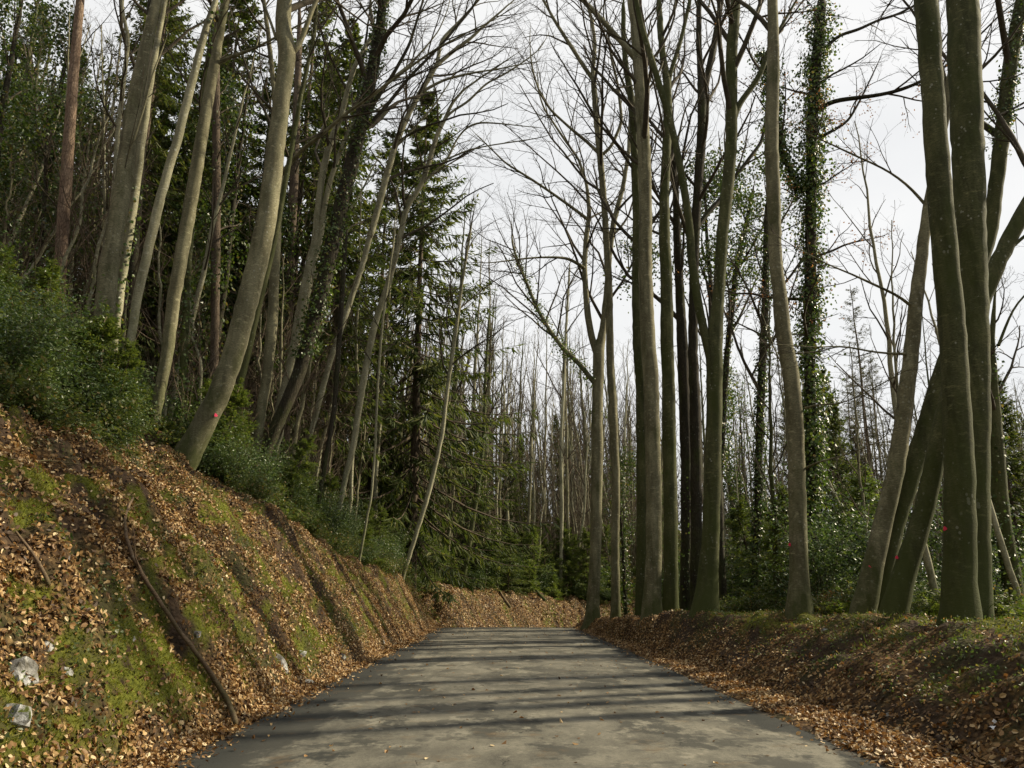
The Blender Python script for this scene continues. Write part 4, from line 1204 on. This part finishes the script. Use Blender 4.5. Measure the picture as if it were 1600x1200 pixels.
# the large drooping spruce by the bend, and its neighbours
z1 = hit(640, 800)
def spruce_at(px, Y, i, sc, label, grp=None):
    p, t = P(px, 800, Y)
    o = place('spruce', p[0], Y, sc, label, 'spruce_tree', 'tree', grp, .01, i)
    MAIN.append((p[0], Y))
    return o
spruce_at(645, 43, 4, 1.2, 'big spruce with drooping boughs standing over the start of the bend')
spruce_at(742, 56, 1, .8, 'short dark spruce above the far bank, its boughs hanging against the sky')
spruce_at(505, 34, 2, 1.05, 'lofty spruce behind the ivy-wrapped leaning tree')
spruce_at(575, 43, 3, 1.12, 'loose pale-boughed spruce between the two slender arching beeches')
spruce_at(425, 34, 3, 1.1, 'ragged spruce filling the sky behind the curved beech')
spruce_at(295, 33, 2, 1.0, 'spruce right behind the smooth grey beech with a side branch')
for px, Y, i, lab in ((700, 56, 1, 'tall fine-twigged tree behind the big drooping spruce'), (728, 57, 0, 'tall bare tree rising from the bank where the bend begins'), (752, 59, 3, 'bare tree with brownish twigs left of the greenish leaning pole top'),
                      (772, 61, 2, 'bare brownish tree above the far bank, over the centre of the road'), (795, 62, 0, 'tallest bare tree above the far bank at the road centre'), (822, 64, 3, 'bare tree above the far bank, right of the tallest one'),
                      (610, 44, 3, 'bare brown-twigged tree behind the second arching beech'), (585, 40, 2, 'slim bare tree between the two arching beeches')):
    q_, t_ = P(px, 800, Y)
    place('bare', q_[0], Y, 1.35, lab, 'bare_tree', 'tree', None, .03, i)
# valley side
east = lambda a, b, lo: (lambda x, y, d, s: in_view(x, y, .1) and d > 8 and clear(x, y, 1.2) and lo < x / y and y > a and y < b)
for x, y in scatter(7, (8, 40), (24, 44), east(20, 44, .2), 2.5):
    place('bare', x, y, .7, 'bare tree on the valley slope', 'bare_tree', 'tree', 'bare trees on the valley slope', .06)
for x, y in scatter(84, (8, 90), (46, 115), east(46, 115, .12), 1.8):
    place('bare', x, y, 1.0, 'bare tree far down the valley slope', 'bare_tree', 'tree', 'bare trees on the valley slope', .06)
for x, y in scatter(30, (6.5, 40), (16, 44), east(16, 44, .1), 1.0):
    place('pole', x, y, .8, 'spindly stem on the valley slope', 'young_tree', 'tree', 'spindly stems on the valley slope', .1)
for x, y in scatter(40, (8, 60), (46, 90), east(46, 90, .12), 1.0):
    place('pole', x, y, 1.15, 'spindly stem far down the valley slope', 'young_tree', 'tree', 'spindly stems on the valley slope', .1)
for x, y in scatter(34, (12, 80), (48, 110), east(48, 110, .15), 3):
    place('spruce', x, y, .62, 'dark spruce on the valley slope', 'spruce_tree', 'tree', 'spruces on the valley slope', .03)
for x, y in scatter(20, (14, 60), (46, 85), east(46, 85, .22), 3):
    place('larch', x, y, 1.15, 'thin-needled larch on the valley slope', 'larch_tree', 'tree', 'larches on the valley slope', .03)
for x, y in scatter(34, (6, 48), (66, 115), lambda x, y, d, s: d < -6 and x / y > .1, 1.6):
    place('bare', x, y, 1.15, 'bare tree above the road past the bend', 'bare_tree', 'tree', 'bare trees past the bend', .05)
for x, y in scatter(60, (6, 45), (64, 105), lambda x, y, d, s: d < -5 and x / y > .08, 1.2):
    place('brush', x, y, 1.8, 'twiggy sapling above the road past the bend', 'bare_sapling', 'sapling', 'twiggy saplings past the bend', .1)
for x, y in scatter(34, (-4, 30), (60, 100), lambda x, y, d, s: d < -6, 1.5):
    place('sapling', x, y, 1.5, 'bushy fir in the wood past the bend', 'fir_sapling', 'sapling', 'young firs past the bend', .05)
for x, y in scatter(70, (10, 60), (30, 80), lambda x, y, d, s: in_view(x, y, .1) and d > 12, 1.3):
    place('brush', x, y, 1.3, 'twiggy sapling on the valley slope', 'bare_sapling', 'sapling', 'twiggy saplings on the valley slope', .12)
# the wood goes on unseen behind the viewpoint; added to cut ambient sky light
for x, y in scatter(20, (-26, -9), (-34, 4), lambda x, y, d, s: True, 3.2) + scatter(8, (9, 22), (-34, -6), lambda x, y, d, s: True, 4):
    place('spruce', x, y, .95, 'tall spruce standing farther back along the road, behind the viewpoint', 'spruce_tree', 'tree', 'unseen spruces added behind the viewpoint', .02)
for x, y in scatter(16, (-8.5, -5.6), (-30, -1), lambda x, y, d, s: True, 2.6) + scatter(12, (4.8, 9), (-30, -2), lambda x, y, d, s: True, 2.6):
    place('bare', x, y, 1.2, 'bare roadside tree farther back, behind the viewpoint', 'bare_tree', 'tree', 'unseen bare trees added behind the viewpoint', .05)
def at_px(kind, px, Y, i, sc, label, name, cat, grp=None):
    p, t = P(px, 900, Y)
    MAIN.append((p[0], Y))
    return place(kind, p[0], Y, sc, label, name, cat, grp, .02, i)
at_px('larch', 1380, 48, 0, 1.35, 'tallest thin-needled larch between the ivied tree and the crossed clump', 'larch_tree', 'tree')
at_px('larch', 1352, 55, 1, 1.15, 'smaller larch beside the tallest one, on its side nearest the ivied tree', 'larch_tree', 'tree')
at_px('larch', 1425, 52, 1, 1.2, 'larch glimpsed right behind the crossed leaning trunks', 'larch_tree', 'tree')
at_px('spruce', 1315, 31, 1, .5, 'bright green young spruce beside the ivied tree', 'spruce_tree', 'tree')
at_px('spruce', 1300, 40, 1, .72, 'dark spruce top behind the bright green young spruce', 'spruce_tree', 'tree')
at_px('spruce', 1592, 27, 1, .55, 'drooping spruce at the far edge beyond the broken trunk', 'spruce_tree', 'tree')
at_px('spruce', 1570, 45, 2, .8, 'distant spruce above the drooping one near the broken trunk', 'spruce_tree', 'tree')
at_px('spruce', 1500, 60, 0, .8, 'distant spruce hidden mostly by the front beeches', 'spruce_tree', 'tree')
at_px('ivy', 975, 40, 1, .75, 'leafy ivy-covered tree between the two farthest roadside beeches', 'ivy_clad_tree', 'tree')
at_px('topivy', 1125, 33, 0, 1.0, 'tall tree with a dense evergreen ivy crown above the mossy forked beech', 'ivy_clad_tree', 'tree')
at_px('ivy', 1158, 44, 2, .9, 'ivy-covered tree seen low behind the mossy forked beech', 'ivy_clad_tree', 'tree')

# ------------------------------------------------------------------ undergrowth
def under(kind, n, xr, yr, cond, rmin, sc, label, name, cat, group, tilt=.08):
    bx_, by_ = MAIN[9]                                  # keep the foot of the curved beech in sight
    c2 = lambda x, y, d, s: cond(x, y, d, s) and not (-.075 < x / y - bx_ / by_ < .10 and 9 < y < by_ + .9)
    for x, y in scatter(n, xr, yr, c2, rmin):
        place(kind, x, y, sc, label, name, cat, group, tilt, sink=.03)
up = lambda a, b, s0=3, s1=42: (lambda x, y, d, s: in_view(x, y, .1) and a < -d < b and s0 < s < s1)
under('sapling', 60, (-15, -5), (7, 42), up(6.9, 13), .75, .62, 'feathery young fir on the bank top', 'fir_sapling', 'sapling', 'young firs along the bank top')
under('holly', 85, (-17, -4.5), (7, 42), up(7.0, 15), .7, .85, 'glossy holly on the bank top', 'holly_bush', 'bush', 'hollies along the bank top')
under('bramble', 70, (-15, -5), (6, 42), up(6.6, 13), .6, 1.0, 'low bramble on the bank top', 'bramble_bush', 'bush', 'brambles along the bank top')
under('fern', 45, (-13, -5), (6, 36), up(6.5, 11), .6, 1.0, 'arching fern on the bank top', 'fern', 'plant', 'ferns along the bank top')
def crest_u(s):
    return float(np.interp(s, [8, 18, 24, 33, 60], [6.9, 6.7, 5.8, 5.1, 5.6]))
brow = lambda a, b: (lambda x, y, d, s: in_view(x, y, .1) and 5 < s < 44 and crest_u(s) + a < -d < crest_u(s) + b)
for k_, n_, a_, b_, rm, sc_, lb_, nm_, ct_, gp_ in (('holly', 60, -.1, 1.6, .45, .75, 'holly on the bank brow', 'holly_bush', 'bush', 'hollies on the bank brow'),
                                   ('bramble', 80, -.35, 1.2, .4, .95, 'bramble hanging over the bank brow', 'bramble_bush', 'bush', 'brambles on the bank brow'),
                                   ('sapling', 40, .2, 2.2, .6, .75, 'little fir on the bank brow', 'fir_sapling', 'sapling', 'little firs on the bank brow'),
                                   ('fern', 36, -.3, 1.0, .5, .9, 'fern on the bank brow', 'fern', 'plant', 'ferns on the bank brow')):
    under(k_, n_, (-9, -4.4), (5, 42), brow(a_, b_), rm, sc_, lb_, nm_, ct_, gp_, .12)
far = lambda a, b: (lambda x, y, d, s: a < -d < b and 40 < s < 76)
under('sapling', 95, (-10, 16), (38, 66), far(5.8, 13), .8, 1.45, 'bushy young fir on the far bank', 'fir_sapling', 'sapling', 'young firs on the far bank')
under('holly', 45, (-10, 14), (36, 64), far(5.6, 11), .9, 1.1, 'holly bush on the far bank', 'holly_bush', 'bush', 'hollies on the far bank')
rt = lambda a, b, s0=8, s1=60: (lambda x, y, d, s: in_view(x, y, .1) and d > a and d < b and s0 < y < s1)
under('bramble', 60, (4.8, 18), (12, 48), rt(7.3, 16), .7, 1.1, 'low bramble behind the valley verge', 'bramble_bush', 'bush', 'brambles behind the valley verge')
under('holly', 110, (5, 34), (19, 60), rt(8.5, 30, 19), 1.0, 1.55, 'holly bush on the valley slope', 'holly_bush', 'bush', 'hollies on the valley slope')
under('fern', 26, (5, 14), (12, 34), rt(7, 11), .8, 1.1, 'fern tuft behind the valley verge', 'fern', 'plant', 'ferns behind the valley verge')
under('sapling', 65, (6, 34), (20, 62), rt(8.5, 30, 20), 1.2, 1.5, 'young fir on the valley slope', 'fir_sapling', 'sapling', 'young firs on the valley slope')
for px, Y, sc, i, lab in ((1290, 21, 1.35, 2, 'largest dark holly, directly behind the kinked beech'), (1315, 24, 1.3, 2, 'tall holly between the kinked beech and the leaning clump'), (1340, 22, 1.0, 0, 'holly touching the foot of the leaning clump')):
    at_px('holly', px, Y, i, sc, lab, 'holly_bush', 'bush')
for px, py, sc, i, lab in ((590, 850, 1.2, 2, 'tall leafy holly on the bank brow behind the thin slanting stem'), (545, 835, 1.1, 0, 'round holly on the bank brow below the second arching beech'), (500, 800, 1.2, 1, 'leafy holly on the bank brow below the sunlit slender beech'), (675, 880, 1.1, 2, 'tall holly leaning out just before the bend'), (655, 865, 1.1, 0, 'sunlit silvery holly spilling over the bank just before the bend'), (625, 835, 1.2, 1, 'pale sunlit holly above the dry grass before the bend'), (690, 905, .8, 1, 'lowest sunlit holly at the end of the leafy bank')):
    p = hit(px, py); place('holly', p[0] - .3, p[1], sc, lab, 'holly_bush', 'bush', None, .1, i)
for px, py, sc, lab in ((435, 690, .9, 'beech sapling with orange leaves beside the ivy-wrapped leaning tree'), (575, 840, .8, 'small orange-leaved beech sapling on the lower bank before the bend'), (35, 540, 1.1, 'tan-leaved beech sapling uphill of the reddish pine')):
    p = hit(px, py); place('dead', p[0], p[1], sc, lab, 'beech_sapling', 'sapling', None, .2)
at_px('dead', 1295, 19, 1, .55, 'orange-leaved beech sapling beside the kinked beech foot', 'beech_sapling', 'sapling')

# ------------------------------------------------------------------ say which one is which
SHORT = ['reddish pine', 'thick vine-wound beech', 'slim companion stem', 'thin kinked stem', 'shaded dark trunk', 'pale leaning beech', 'smooth grey beech', 'thin ivy-footed trunk',
         'straight brown spruce trunk', 'curved dotted beech', 'shaded forked beech', 'pale slender stem', 'bright twin-stemmed beech', 'ivy-wrapped leaning tree', 'sunlit slender beech', 'second arching beech',
         'grey shaded pole', 'brown-barked spruce', 'thin slanting stem', 'sunlit thin beech', 'greenish leaning pole', 'bare pole on the far bank', 'farthest forked roadside beech', 'smooth slender roadside beech',
         'shaded half-hidden trunk', 'pale-edged roadside beech', 'straight greenish beech', 'darker twin trunk', 'rusty twin trunk', 'mossy forked beech', 'thin ivy-wrapped trunk', 'ivy-sheathed straight trunk',
         'kinked dotted beech', 'ivied tree with tan leaves', 'paler leaning trunk', 'ivied leaning trunk', 'dark leaning trunk', 'white-speckled front beech', 'tallest straight beech', 'broken-topped trunk']
ORD = ['nearest', 'second nearest', 'third nearest', 'fourth nearest', 'fifth nearest', 'sixth nearest', 'seventh nearest', 'eighth nearest', 'ninth nearest', 'tenth nearest', 'eleventh nearest', 'twelfth nearest',
       'thirteenth nearest', 'fourteenth nearest', 'fifteenth nearest', 'sixteenth nearest', 'seventeenth nearest', 'eighteenth nearest', 'nineteenth nearest', 'twentieth nearest']
bins = {}
for o, x, y, lab, grp in PLACED:
    if y < 2 or grp is None:
        continue
    k = min(range(len(SHORT)), key=lambda i: abs(MAIN[i][0] / MAIN[i][1] - x / y) + .02 * (len(bins.get((lab, ('behind' if y > MAIN[i][1] else 'before'), i), [])) // 5))
    rel = 'behind' if y > MAIN[k][1] else 'before'
    bins.setdefault((lab, rel, k), []).append((x * x + y * y, o))
for (lab, rel, k), v in bins.items():
    v.sort(key=lambda a: a[0])
    for i, (_, o) in enumerate(v):
        o['label'] = '%s %s the %s%s' % (lab, rel, SHORT[k], '' if len(v) == 1 else ', ' + ORD[min(i, 19)])
        if len(o['label'].split()) > 16:
            o['label'] = ' '.join(w for w in o['label'].split() if w not in ('thin', 'bare', 'low', 'dark', 'the'))

# ------------------------------------------------------------------ rocks
def rock_mesh(seed, size, flat=.6):
    r = np.random.default_rng(seed)
    n, m = 14, 9
    g = Geo()
    th = np.arange(n) / n * 2 * math.pi; ph = np.linspace(.02, math.pi - .02, m)
    TH, PH = np.meshgrid(th, ph)
    D = np.stack([np.cos(TH) * np.sin(PH), np.sin(TH) * np.sin(PH), np.cos(PH)], -1)
    # facets: cut by random planes
    rad = np.full(TH.shape, 1.2)
    for _ in range(9):
        nn = unit(r.normal(size=3)); k = .45 + .45 * r.random()
        dot = D @ nn
        rad = np.where(dot > .05, np.minimum(rad, k / np.maximum(dot, .05)), rad)
    rad = rad + .16 * fbm(D[..., 0] * 3, D[..., 1] * 3, D[..., 2] * 3, seed=seed, oct=3)
    Vv = D * rad[..., None] * size * np.array([1.1, .75, flat])
    idx = np.arange(n * m).reshape(m, n)
    Qr = np.stack([idx[:-1], np.roll(idx[:-1], -1, 1), np.roll(idx[1:], -1, 1), idx[1:]], -1)[..., ::-1]
    g.add(Vv, Qr, .5)
    return g.mesh('rock', M['rock'], False)
rocks = [(25, 1045, .17, 'largest pale rock, beside thick moss near the verge'), (40, 1062, .13, 'rock touching the underside of the largest pale one'), (14, 1113, .14, 'white rock below the moss cushion close to the road'),
         (72, 1008, .10, 'small white rock set among leaves above the moss cushion'), (245, 1128, .075, 'bright white stone in moss, nearest the foot of the long fallen branch'),
         (252, 1162, .05, 'tiny white stone just above the asphalt edge'), (305, 992, .07, 'white stone beside the middle of the long fallen branch'), (298, 832, .06, 'small stone high on the bank near the curved beech'),
         (438, 1038, .15, 'biggest white boulder of the outcrop at mid bank'), (470, 1022, .13, 'rock at the upper end of the mid-bank outcrop'), (533, 1027, .12, 'mossy rock just before the hollow in the bank'),
         (428, 1073, .08, 'small rock below the biggest outcrop boulder'), (433, 1090, .07, 'lowest stone of the outcrop, in moss near the road'), (482, 1070, .11, 'flat rock low on the bank below the outcrop'),
         (490, 1094, .09, 'pale stone resting on the leaves at the bank toe'), (513, 1077, .07, 'stone at the bank toe next to the flat rock'), (480, 1042, .1, 'rock wedged in the middle of the outcrop'),
         (110, 1050, .08, 'stone between the moss cushion and the dark hollow'), (205, 1000, .06, 'little grey stone under the leaves left of the fallen branch'), (548, 1040, .09, 'grey stone at the edge of the dark mossy hollow'),
         (600, 1005, .1, 'moss-topped rock in the bank beside the road narrowing')]
rng = np.random.default_rng(5)
for k, (px, py, sz, lab) in enumerate(rocks):
    sz = sz * 1.25
    p = hit(px, py)
    nn = gnormal(np.array([p[0]]), np.array([p[1]]))[0]
    o = link('rock', rock_mesh(300 + k, sz), None, tuple(p - nn * sz * .28), label=lab, category='rock')
    o.rotation_euler = (rng.normal() * .4, rng.normal() * .4 + .5, rng.random() * 6)
for px, py, sz, lab in ((1570, 953, .22, 'half-buried boulder at the top of the shaded verge bank'), (1290, 985, .12, 'earthy grey stone sticking out of the shaded verge bank'), (1392, 1116, .06, 'small pale stone in the leaf drift along the shaded verge'),
                        (1572, 1187, .06, 'whitish stone at the bottom of the shaded bank')):
    p = hit(px, py)
    o = link('rock', rock_mesh(int(px), sz, .5), None, tuple(p + np.array([0, 0, -sz * .1])), label=lab, category='rock')
# litter of white paper
p = hit(1553, 1141)
g = Geo()
a = np.linspace(0, 1, 6)
Vp = np.array([[(u - .5) * .13, (v - .5) * .06, .012 + .02 * math.sin(u * 5 + v * 3) + .012 * u] for u in a for v in (0, .33, .66, 1)])
Qp = [[i * 4 + j, i * 4 + j + 1, i * 4 + 5 + j, i * 4 + 4 + j] for i in range(5) for j in range(3)]
g.add(Vp, Qp, 0)
o = link('paper_scrap', g.mesh('paper_scrap', M['paper']), None, tuple(p + np.array([0, 0, .03])), label='crumpled white scrap of paper on the shaded leafy bank', category='litter')
o.rotation_euler = (.35, -.3, .5)

# flat sawn stump beside the leaning clump
p, t = P(1357, 955, 14.6)
zg = float(ground(p[0], p[1]))
ro = root('tree_stump', (p[0], p[1], zg), 'low flat sawn stump at the foot of the leaning clump', 'stump')
g = Geo(); qs = np.array([[0, 0, -.15], [0, 0, 0], [0, 0, .07], [0, 0, .12]]); tubes(g, qs[None], np.array([[.42, .36, .31, .3]]), 16, lobes=(1 + .08 * np.sin(np.arange(16) * 1.9))[None, None] * np.ones((1, 4, 1)))
link('bark', g.mesh('bark', M['beech_green']), ro)
g = Geo(); th = np.arange(16) / 16 * 2 * math.pi; lob = 1 + .08 * np.sin(np.arange(16) * 1.9)
ring = [np.column_stack([np.sin(th) * 0 + f * .3 * lob * np.cos(th), f * .3 * lob * np.sin(th), np.full(16, .118 + .006 * (1 - f))]) for f in (.02, .5, .98)]
Qs = [[i * 16 + k, i * 16 + (k + 1) % 16, (i + 1) * 16 + (k + 1) % 16, (i + 1) * 16 + k] for i in (0, 1) for k in range(16)]
g.add(np.vstack(ring), Qs, 0); link('cut_face', g.mesh('cut_face', M['cut']), ro)

# ------------------------------------------------------------------ fallen branches
def stick(pxs, label, r0, off=.05, name='fallen_branch', sub=True, mat='stick'):
    pts = np.array([hit(a, b) for a, b in pxs])
    nn = gnormal(pts[:, 0], pts[:, 1])
    pts = pts + nn * off
    q, r = resample(pts, np.linspace(r0, r0 * .5, len(pts)), .08)
    q += np.cumsum(rng.normal(size=q.shape) * .004, axis=0)
    q = np.vstack([q[:1] + (q[0] - q[1]) * .08, q]); r = np.concatenate([[r[0] * .05], r])
    r = r * (1 + .12 * fbm(np.arange(len(r)) * .23, 0, seed=int(pxs[0][0]), oct=2))
    g = Geo(); tubes(g, q[None] - q[0], r[None], 7)
    if sub:
        B, R = grow(q[None] - q[0], r[None], 4, .35, .95, .4, .9, .18, 4, .6, (0, 0, 0), .2, .4, .004)
        tubes(g, B, R, 4)
    return link(name, g.mesh(name, M[mat]), None, tuple(q[0]), label=label, category='branch')
stick([(362, 1143), (350, 1110), (335, 1080), (315, 1050), (290, 1012), (268, 980), (240, 948), (220, 915), (203, 880), (190, 845), (184, 815), (200, 785)], 'long thin fallen branch lying down the leafy bank to the road', .034, .10)
stick([(72, 920), (62, 898), (48, 868), (32, 850), (14, 835)], 'short dead stick pointing down the bank, uphill of the long branch', .022, .08)
stick([(12, 720), (50, 722), (90, 724), (118, 726)], 'thin pale stick lying level along the bank top', .01, .04)
stick([(30, 612), (55, 625), (75, 632), (92, 642)], 'dark rotten bough lying on the bank brow in front of the pine', .05, .06)
stick([(1500, 950), (1540, 940), (1575, 930), (1600, 925)], 'mossy fallen bough behind the front beeches', .04, .12)
stick([(310, 1115), (306, 1095), (300, 1075)], 'short upright twig beside the foot of the long branch', .008, .04, sub=False)
stick([(1345, 1075), (1365, 1060), (1385, 1052), (1410, 1050)], 'thin dark twig on the shaded verge bank', .008, .03)
stick([(795, 950), (788, 940), (780, 925)], 'thick cut log end lying on the far bank', .12, .1, 'fallen_log', False)
stick([(850, 940), (838, 925), (822, 905), (806, 890)], 'mossy log slanting down the far bank', .14, .1, 'fallen_log', False, 'beech_green')

# ------------------------------------------------------------------ leaf litter, moss tufts, grass
def area_samples(n, s0, s1, d0, d1, power=1.0):
    s = s0 + (s1 - s0) * rng.random(n) ** power
    d = d0 + (d1 - d0) * rng.random(n)
    x, y = road_xy(s, d)
    return x, y, s, d

def leaves(name, x, y, size, lift=.02, tiltamt=.75):
    z = zmesh(x, y)
    d, s = road_ds(x, y)
    onroad = np.abs(d) < 3.38
    zr_ = z_road(s) + .024 - .018 * (np.abs(d) / 3.4) ** 2
    z = np.where(onroad, np.maximum(z, zr_), z)
    nn = gnormal(x, y); nn = np.where(onroad[:, None], np.array([0, 0, 1.]), nn)
    n = len(x)
    up_ = unit(nn + rng.normal(size=(n, 3)) * tiltamt * .5)
    dr = unit(np.cross(up_, rng.normal(size=(n, 3))))
    side = np.cross(up_, dr)
    sz = size * (.5 + .8 * rng.random(n))
    p = np.column_stack([x, y, z]) + nn * (lift * rng.random(n)[:, None] + .004) - dr * sz[:, None] * .5
    fold = rng.normal(size=n) * .16
    tone = np.clip(.45 + .34 * rng.normal(size=n) + .22 * fbm(x * 1.5, y * 1.5, seed=71), 0, 1)
    g = Geo(); ovate(g, p, dr, sz, side, sz * (.5 + .25 * rng.random(n)), fold * 1.3, tone, .25 * rng.normal(size=n))
    return g

def add_stuff(name, g, mat, label):
    o = link(name, g.mesh(name, M[mat], False), None, kind='stuff', label=label, category='ground cover')
    return o

# uphill bank
x, y, s, d = area_samples(285000, 3.5, 42, -8.6, -3.2, 1.4)
mo, le, da = masks(x, y)
keep = rng.random(len(x)) < np.clip((.3 + .7 * le) * (1 - .82 * mo) * (1 - .6 * da), .08, 1)
g1 = leaves('l', x[keep], y[keep], .052, .045, 1.3)
# drift along the uphill toe
x, y, s, d = area_samples(22000, 4, 42, -3.75, -2.7)
keep = rng.random(len(x)) < np.clip((-d - 2.95 + .3 * fbm(s * 1.2, 0 * s, seed=72)) * 1.9, 0.02, 1)
g2 = leaves('l', x[keep], y[keep], .055, .03)
g1.add(np.concatenate(g2.v), np.concatenate(g2.q), np.concatenate(g2.r))
add_stuff('leaf_litter', g1, 'litter', 'brown beech leaf litter covering the sunlit uphill bank')
# valley verge: thick drift then thinner up the bank
x, y, s, d = area_samples(70000, 4, 42, 3.0, 4.9, 1.25)
edge_in = 3.42 + .22 * fbm(s * .9, 5 + 0 * s, seed=73)
pr = sstep(edge_in - .12, edge_in + .12, d) * (1 - .85 * sstep(4.0, 4.5, d)) + .025
keep = rng.random(len(x)) < pr
g1 = leaves('l', x[keep], y[keep], .055, .03)
x, y, s, d = area_samples(60000, 4, 42, 4.4, 9.5, 1.2)
mo, le, da = masks(x, y)
keep = rng.random(len(x)) < np.clip((.05 + .30 * le) * (1 - .5 * mo) * (1 - .6 * da), .04, 1)
g2 = leaves('l', x[keep], y[keep], .055, .03)
g1.add(np.concatenate(g2.v), np.concatenate(g2.q), np.concatenate(g2.r))
add_stuff('leaf_litter', g1, 'litter', 'brown leaf litter drifted along the shaded valley verge')
# small ivy and bramble leaves creeping over the bank
x, y, s, d = area_samples(70000, 3.5, 42, -8.6, -3.7, 1.3)
mo, le, da = masks(x, y)
keep = rng.random(len(x)) < np.clip(.9 * da + .10 - .1 * mo, .0, 1) * (.35 + .65 * sstep(-.1, .3, fbm(x * 2, y * 1.3, seed=77)))
g1 = leaves('l', x[keep], y[keep], .045, .07, 1.6)
add_stuff('ground_ivy', g1, 'bramble', 'small green creeping leaves on the uphill bank')
x, y, s, d = area_samples(42000, 5, 42, 4.6, 9.5, 1.3)
mo, le, da = masks(x, y)
keep = rng.random(len(x)) < .3 + .6 * da
g1 = leaves('l', x[keep], y[keep], .045, .06, 1.6)
add_stuff('ground_ivy', g1, 'bramble', 'small green creeping leaves on the valley verge bank')
# far bank and slope floor
x, y, s, d = area_samples(52000, 40, 66, -8.5, -3.3)
g1 = leaves('l', x, y, .1, .03)
add_stuff('leaf_litter', g1, 'litter', 'reddish leaf litter on the far bank at the bend')
x = -22 + 15 * rng.random(25000); y = 6 + 40 * rng.random(25000)
keep = in_view(0, 3) & (np.abs(x) / y < .8)
g1 = leaves('l', x[keep], y[keep], .09, .05)
add_stuff('leaf_litter', g1, 'litter', 'leaf litter under the trees on the uphill slope')
# scattered single leaves on the road
x, y, s, d = area_samples(520, 5, 40, -3.2, 3.2)
g1 = leaves('l', x, y, .06, .0, .3)
add_stuff('scattered_leaves', g1, 'litter', 'stray fallen leaves scattered on the asphalt')

def tufts(n, s0, s1, d0, d1, hgt, wid, mat, name, label, maskf, power=1.2, stiff=.5, tone=(0, 1)):
    x, y, s, d = area_samples(n, s0, s1, d0, d1, power)
    keep = rng.random(n) < maskf(x, y, s, d)
    x, y = x[keep], y[keep]
    m = len(x)
    nn = gnormal(x, y)
    dr = unit(nn * stiff + np.array([0, 0, stiff]) + rng.normal(size=(m, 3)) * .5)
    hh = hgt * (.4 + .9 * rng.random(m))
    p = np.column_stack([x, y, zmesh(x, y)]) - nn * .004
    g = Geo()
    mid_side = perp(dr)
    tn = np.clip(tone[0] + (tone[1] - tone[0]) * (rng.random(m) * .7 + .3 * vnoise(x * 1.2, y * 1.2, 0, 75)), 0, 1)
    diamonds(g, p, dr, hh, mid_side, wid, 0.15, tn)
    add_stuff(name, g, mat, label)

tufts(230000, 3.5, 26, -8.2, -3.5, .04, .012, 'moss', 'moss', 'yellow-green moss cushions on the uphill bank', lambda x, y, s, d: masks(x, y)[0] * 1.1, 1.6, .7)
tufts(50000, 6, 34, 4.6, 8.5, .05, .012, 'moss', 'moss', 'green moss on the crest of the valley verge', lambda x, y, s, d: masks(x, y)[0], 1.3, .7)
tufts(26000, 14, 42, -8, -3.7, .2, .012, 'grass', 'grass', 'dry tan grass hanging on the uphill bank', lambda x, y, s, d: sstep(-.1, .5, fbm(x * .6, y * .6, seed=81)) * sstep(14, 24, s), 1.0, .35, (.35, 1))
tufts(40000, 3.5, 24, -8.4, -3.7, .15, .010, 'grass', 'grass', 'thin green grass blades among the leaves of the bank', lambda x, y, s, d: sstep(.0, .6, fbm(x * .9, y * .9, seed=82)), 1.3, .45, (0, .8))
tufts(22000, 6, 36, 5.2, 8.6, .12, .010, 'grass', 'grass', 'short green grass on the crest of the valley verge', lambda x, y, s, d: sstep(-.1, .5, fbm(x * .9, y * .9, seed=83)), 1.2, .5, (0, .65))
